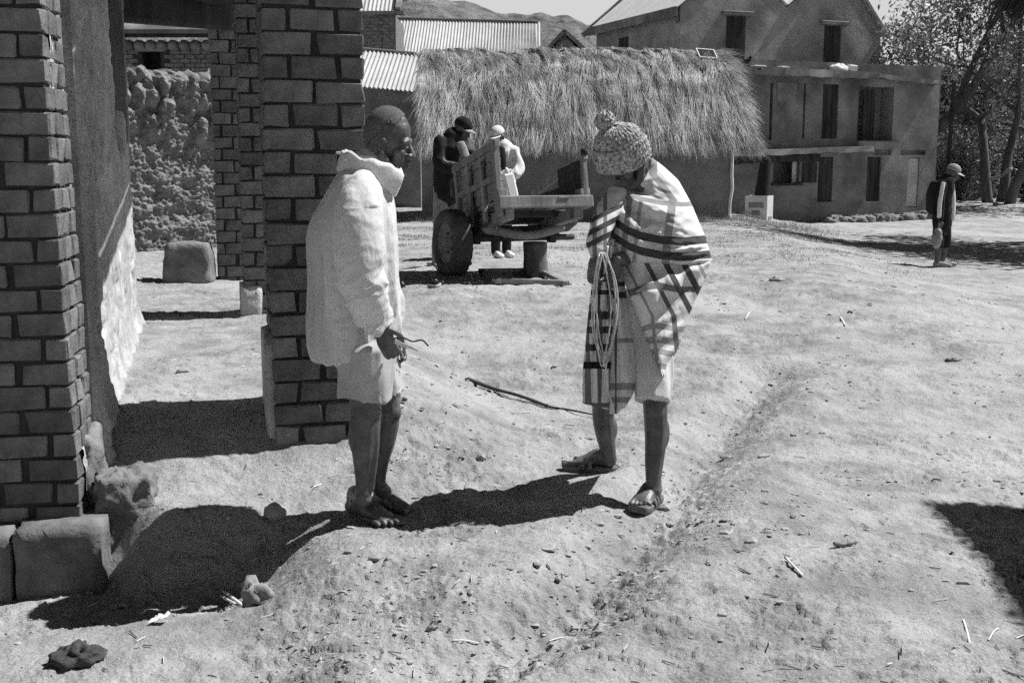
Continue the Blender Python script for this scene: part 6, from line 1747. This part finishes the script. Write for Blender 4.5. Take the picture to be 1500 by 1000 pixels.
part("shirt_front", *tube([E3(1393, 272, -.02), E3(1394.5, 295, -.03), E3(1393, 320, -.03)], [(.06, .05), (.07, .05), (.08, .05)], n=14, side=(0, 1, 0)), M['palecloth'], p3_)
part("shoes", *remesh([shoe(f3[0], -.1, .25), shoe(f3[1], -.1, .25)], .012, 1)[::2], M['midcloth'], p3_)
bp = thing("backpack", E3(1366, 310), "dark backpack on the back of the boy standing on the road", "backpack")
V, N, F = remesh([tube([E3(1369, 270), E3(1366.5, 285), E3(1366, 306)], [(.12, .06), (.14, .085), (.14, .085)], n=18)], .014, 2)
part("bag_body", V, F, M['darkcloth'], bp)
part("strap", *tube([E3(1371, 267, -.1), E3(1383, 264, -.12), E3(1391, 275, -.12), E3(1388, 292, -.14)], [(.02, .008)] * 4, n=8, side=(0, 1, 0)), M['darkcloth'], bp)
pg = thing("plastic_bag", E3(1372, 362, -.2), "translucent pale plastic bag hanging from the boy's hand", "bag")
V, F = tube([E3(1376, 331, -.2), E3(1374, 338, -.2), E3(1372, 348, -.2), E3(1372, 357, -.2)], [(.02, .02), (.06, .05), (.10, .08), (.07, .06)], n=20, cap=3)
V += nrm_rows(V - np.mean(V, 0)) * (.02 * noise3(V * 14, 3))[:, None]
part("bag_body", V, F, M['midcloth'], pg)
part("handle", *tube([E3(1375, 333, -.2), E3(1377, 327, -.215), E3(1378, 332, -.2)], [.008] * 3, n=6), M['midcloth'], pg)

# open thatched shelter out to the right; only the shade of its corner reaches into the yard
sr = thing("open_shelter", (4.4, 4.2, 0), "open straw-roofed shelter just beyond the right edge, shading the lower right ground", "shelter")
zr = 2.55
cor = np.array([1.89, 4.87]) + np.array([.95, .31]) / math.tan(SUN_EL) * zr
e1 = nrm((-.18, -1.12, 0)); e2 = nrm((1.0, .10, 0))
P = [np.array([*cor, zr]), np.array([*cor, zr]) + e1 * 2.6, np.array([*cor, zr]) + e1 * 2.6 + e2 * 2.2, np.array([*cor, zr]) + e2 * 2.2]
part("roof", *prism(P, (0, 0, .12)), M['thatch_base'], sr, smooth=False)
for q in ((.25, .3), (2.3, .3), (2.3, 1.9), (.25, 1.9)):
    c = P[0] + e1 * q[0] + e2 * q[1]
    part("post", *tube([(c[0], c[1], h0(c[0], c[1]) - .2), (c[0], c[1], zr + .01)], [.05, .045], n=8, sub=1), M['greywood'], sr)
n = 5000
u, v = rng.random(n), rng.random(n); e_ = rng.random(n) < .5; k = rng.integers(0, 4, n)
u = np.where(e_ & (k == 0), 0, np.where(e_ & (k == 1), 1, u)); v = np.where(e_ & (k == 2), 0, np.where(e_ & (k == 3), 1, v))
P0 = P[0] + np.outer(u * 2.6, e1) + np.outer(v * 2.2, e2) + [0, 0, .13]
D = np.outer(np.where(u < .05, -1, np.where(u > .95, 1, 0)), e1) + np.outer(np.where(v < .05, -1, np.where(v > .95, 1, 0)), e2) + rng.normal(0, .35, (n, 3)) * [1, 1, .1]; D /= np.linalg.norm(D, axis=1, keepdims=True)
V, F = blades(P0, D, rng.uniform(.03, .09, n), rng.uniform(.008, .02, n), rng.uniform(.0, .05, n))
part("thatch_straw", V, F, M['thatch'], sr, smooth=False, kind='stuff')
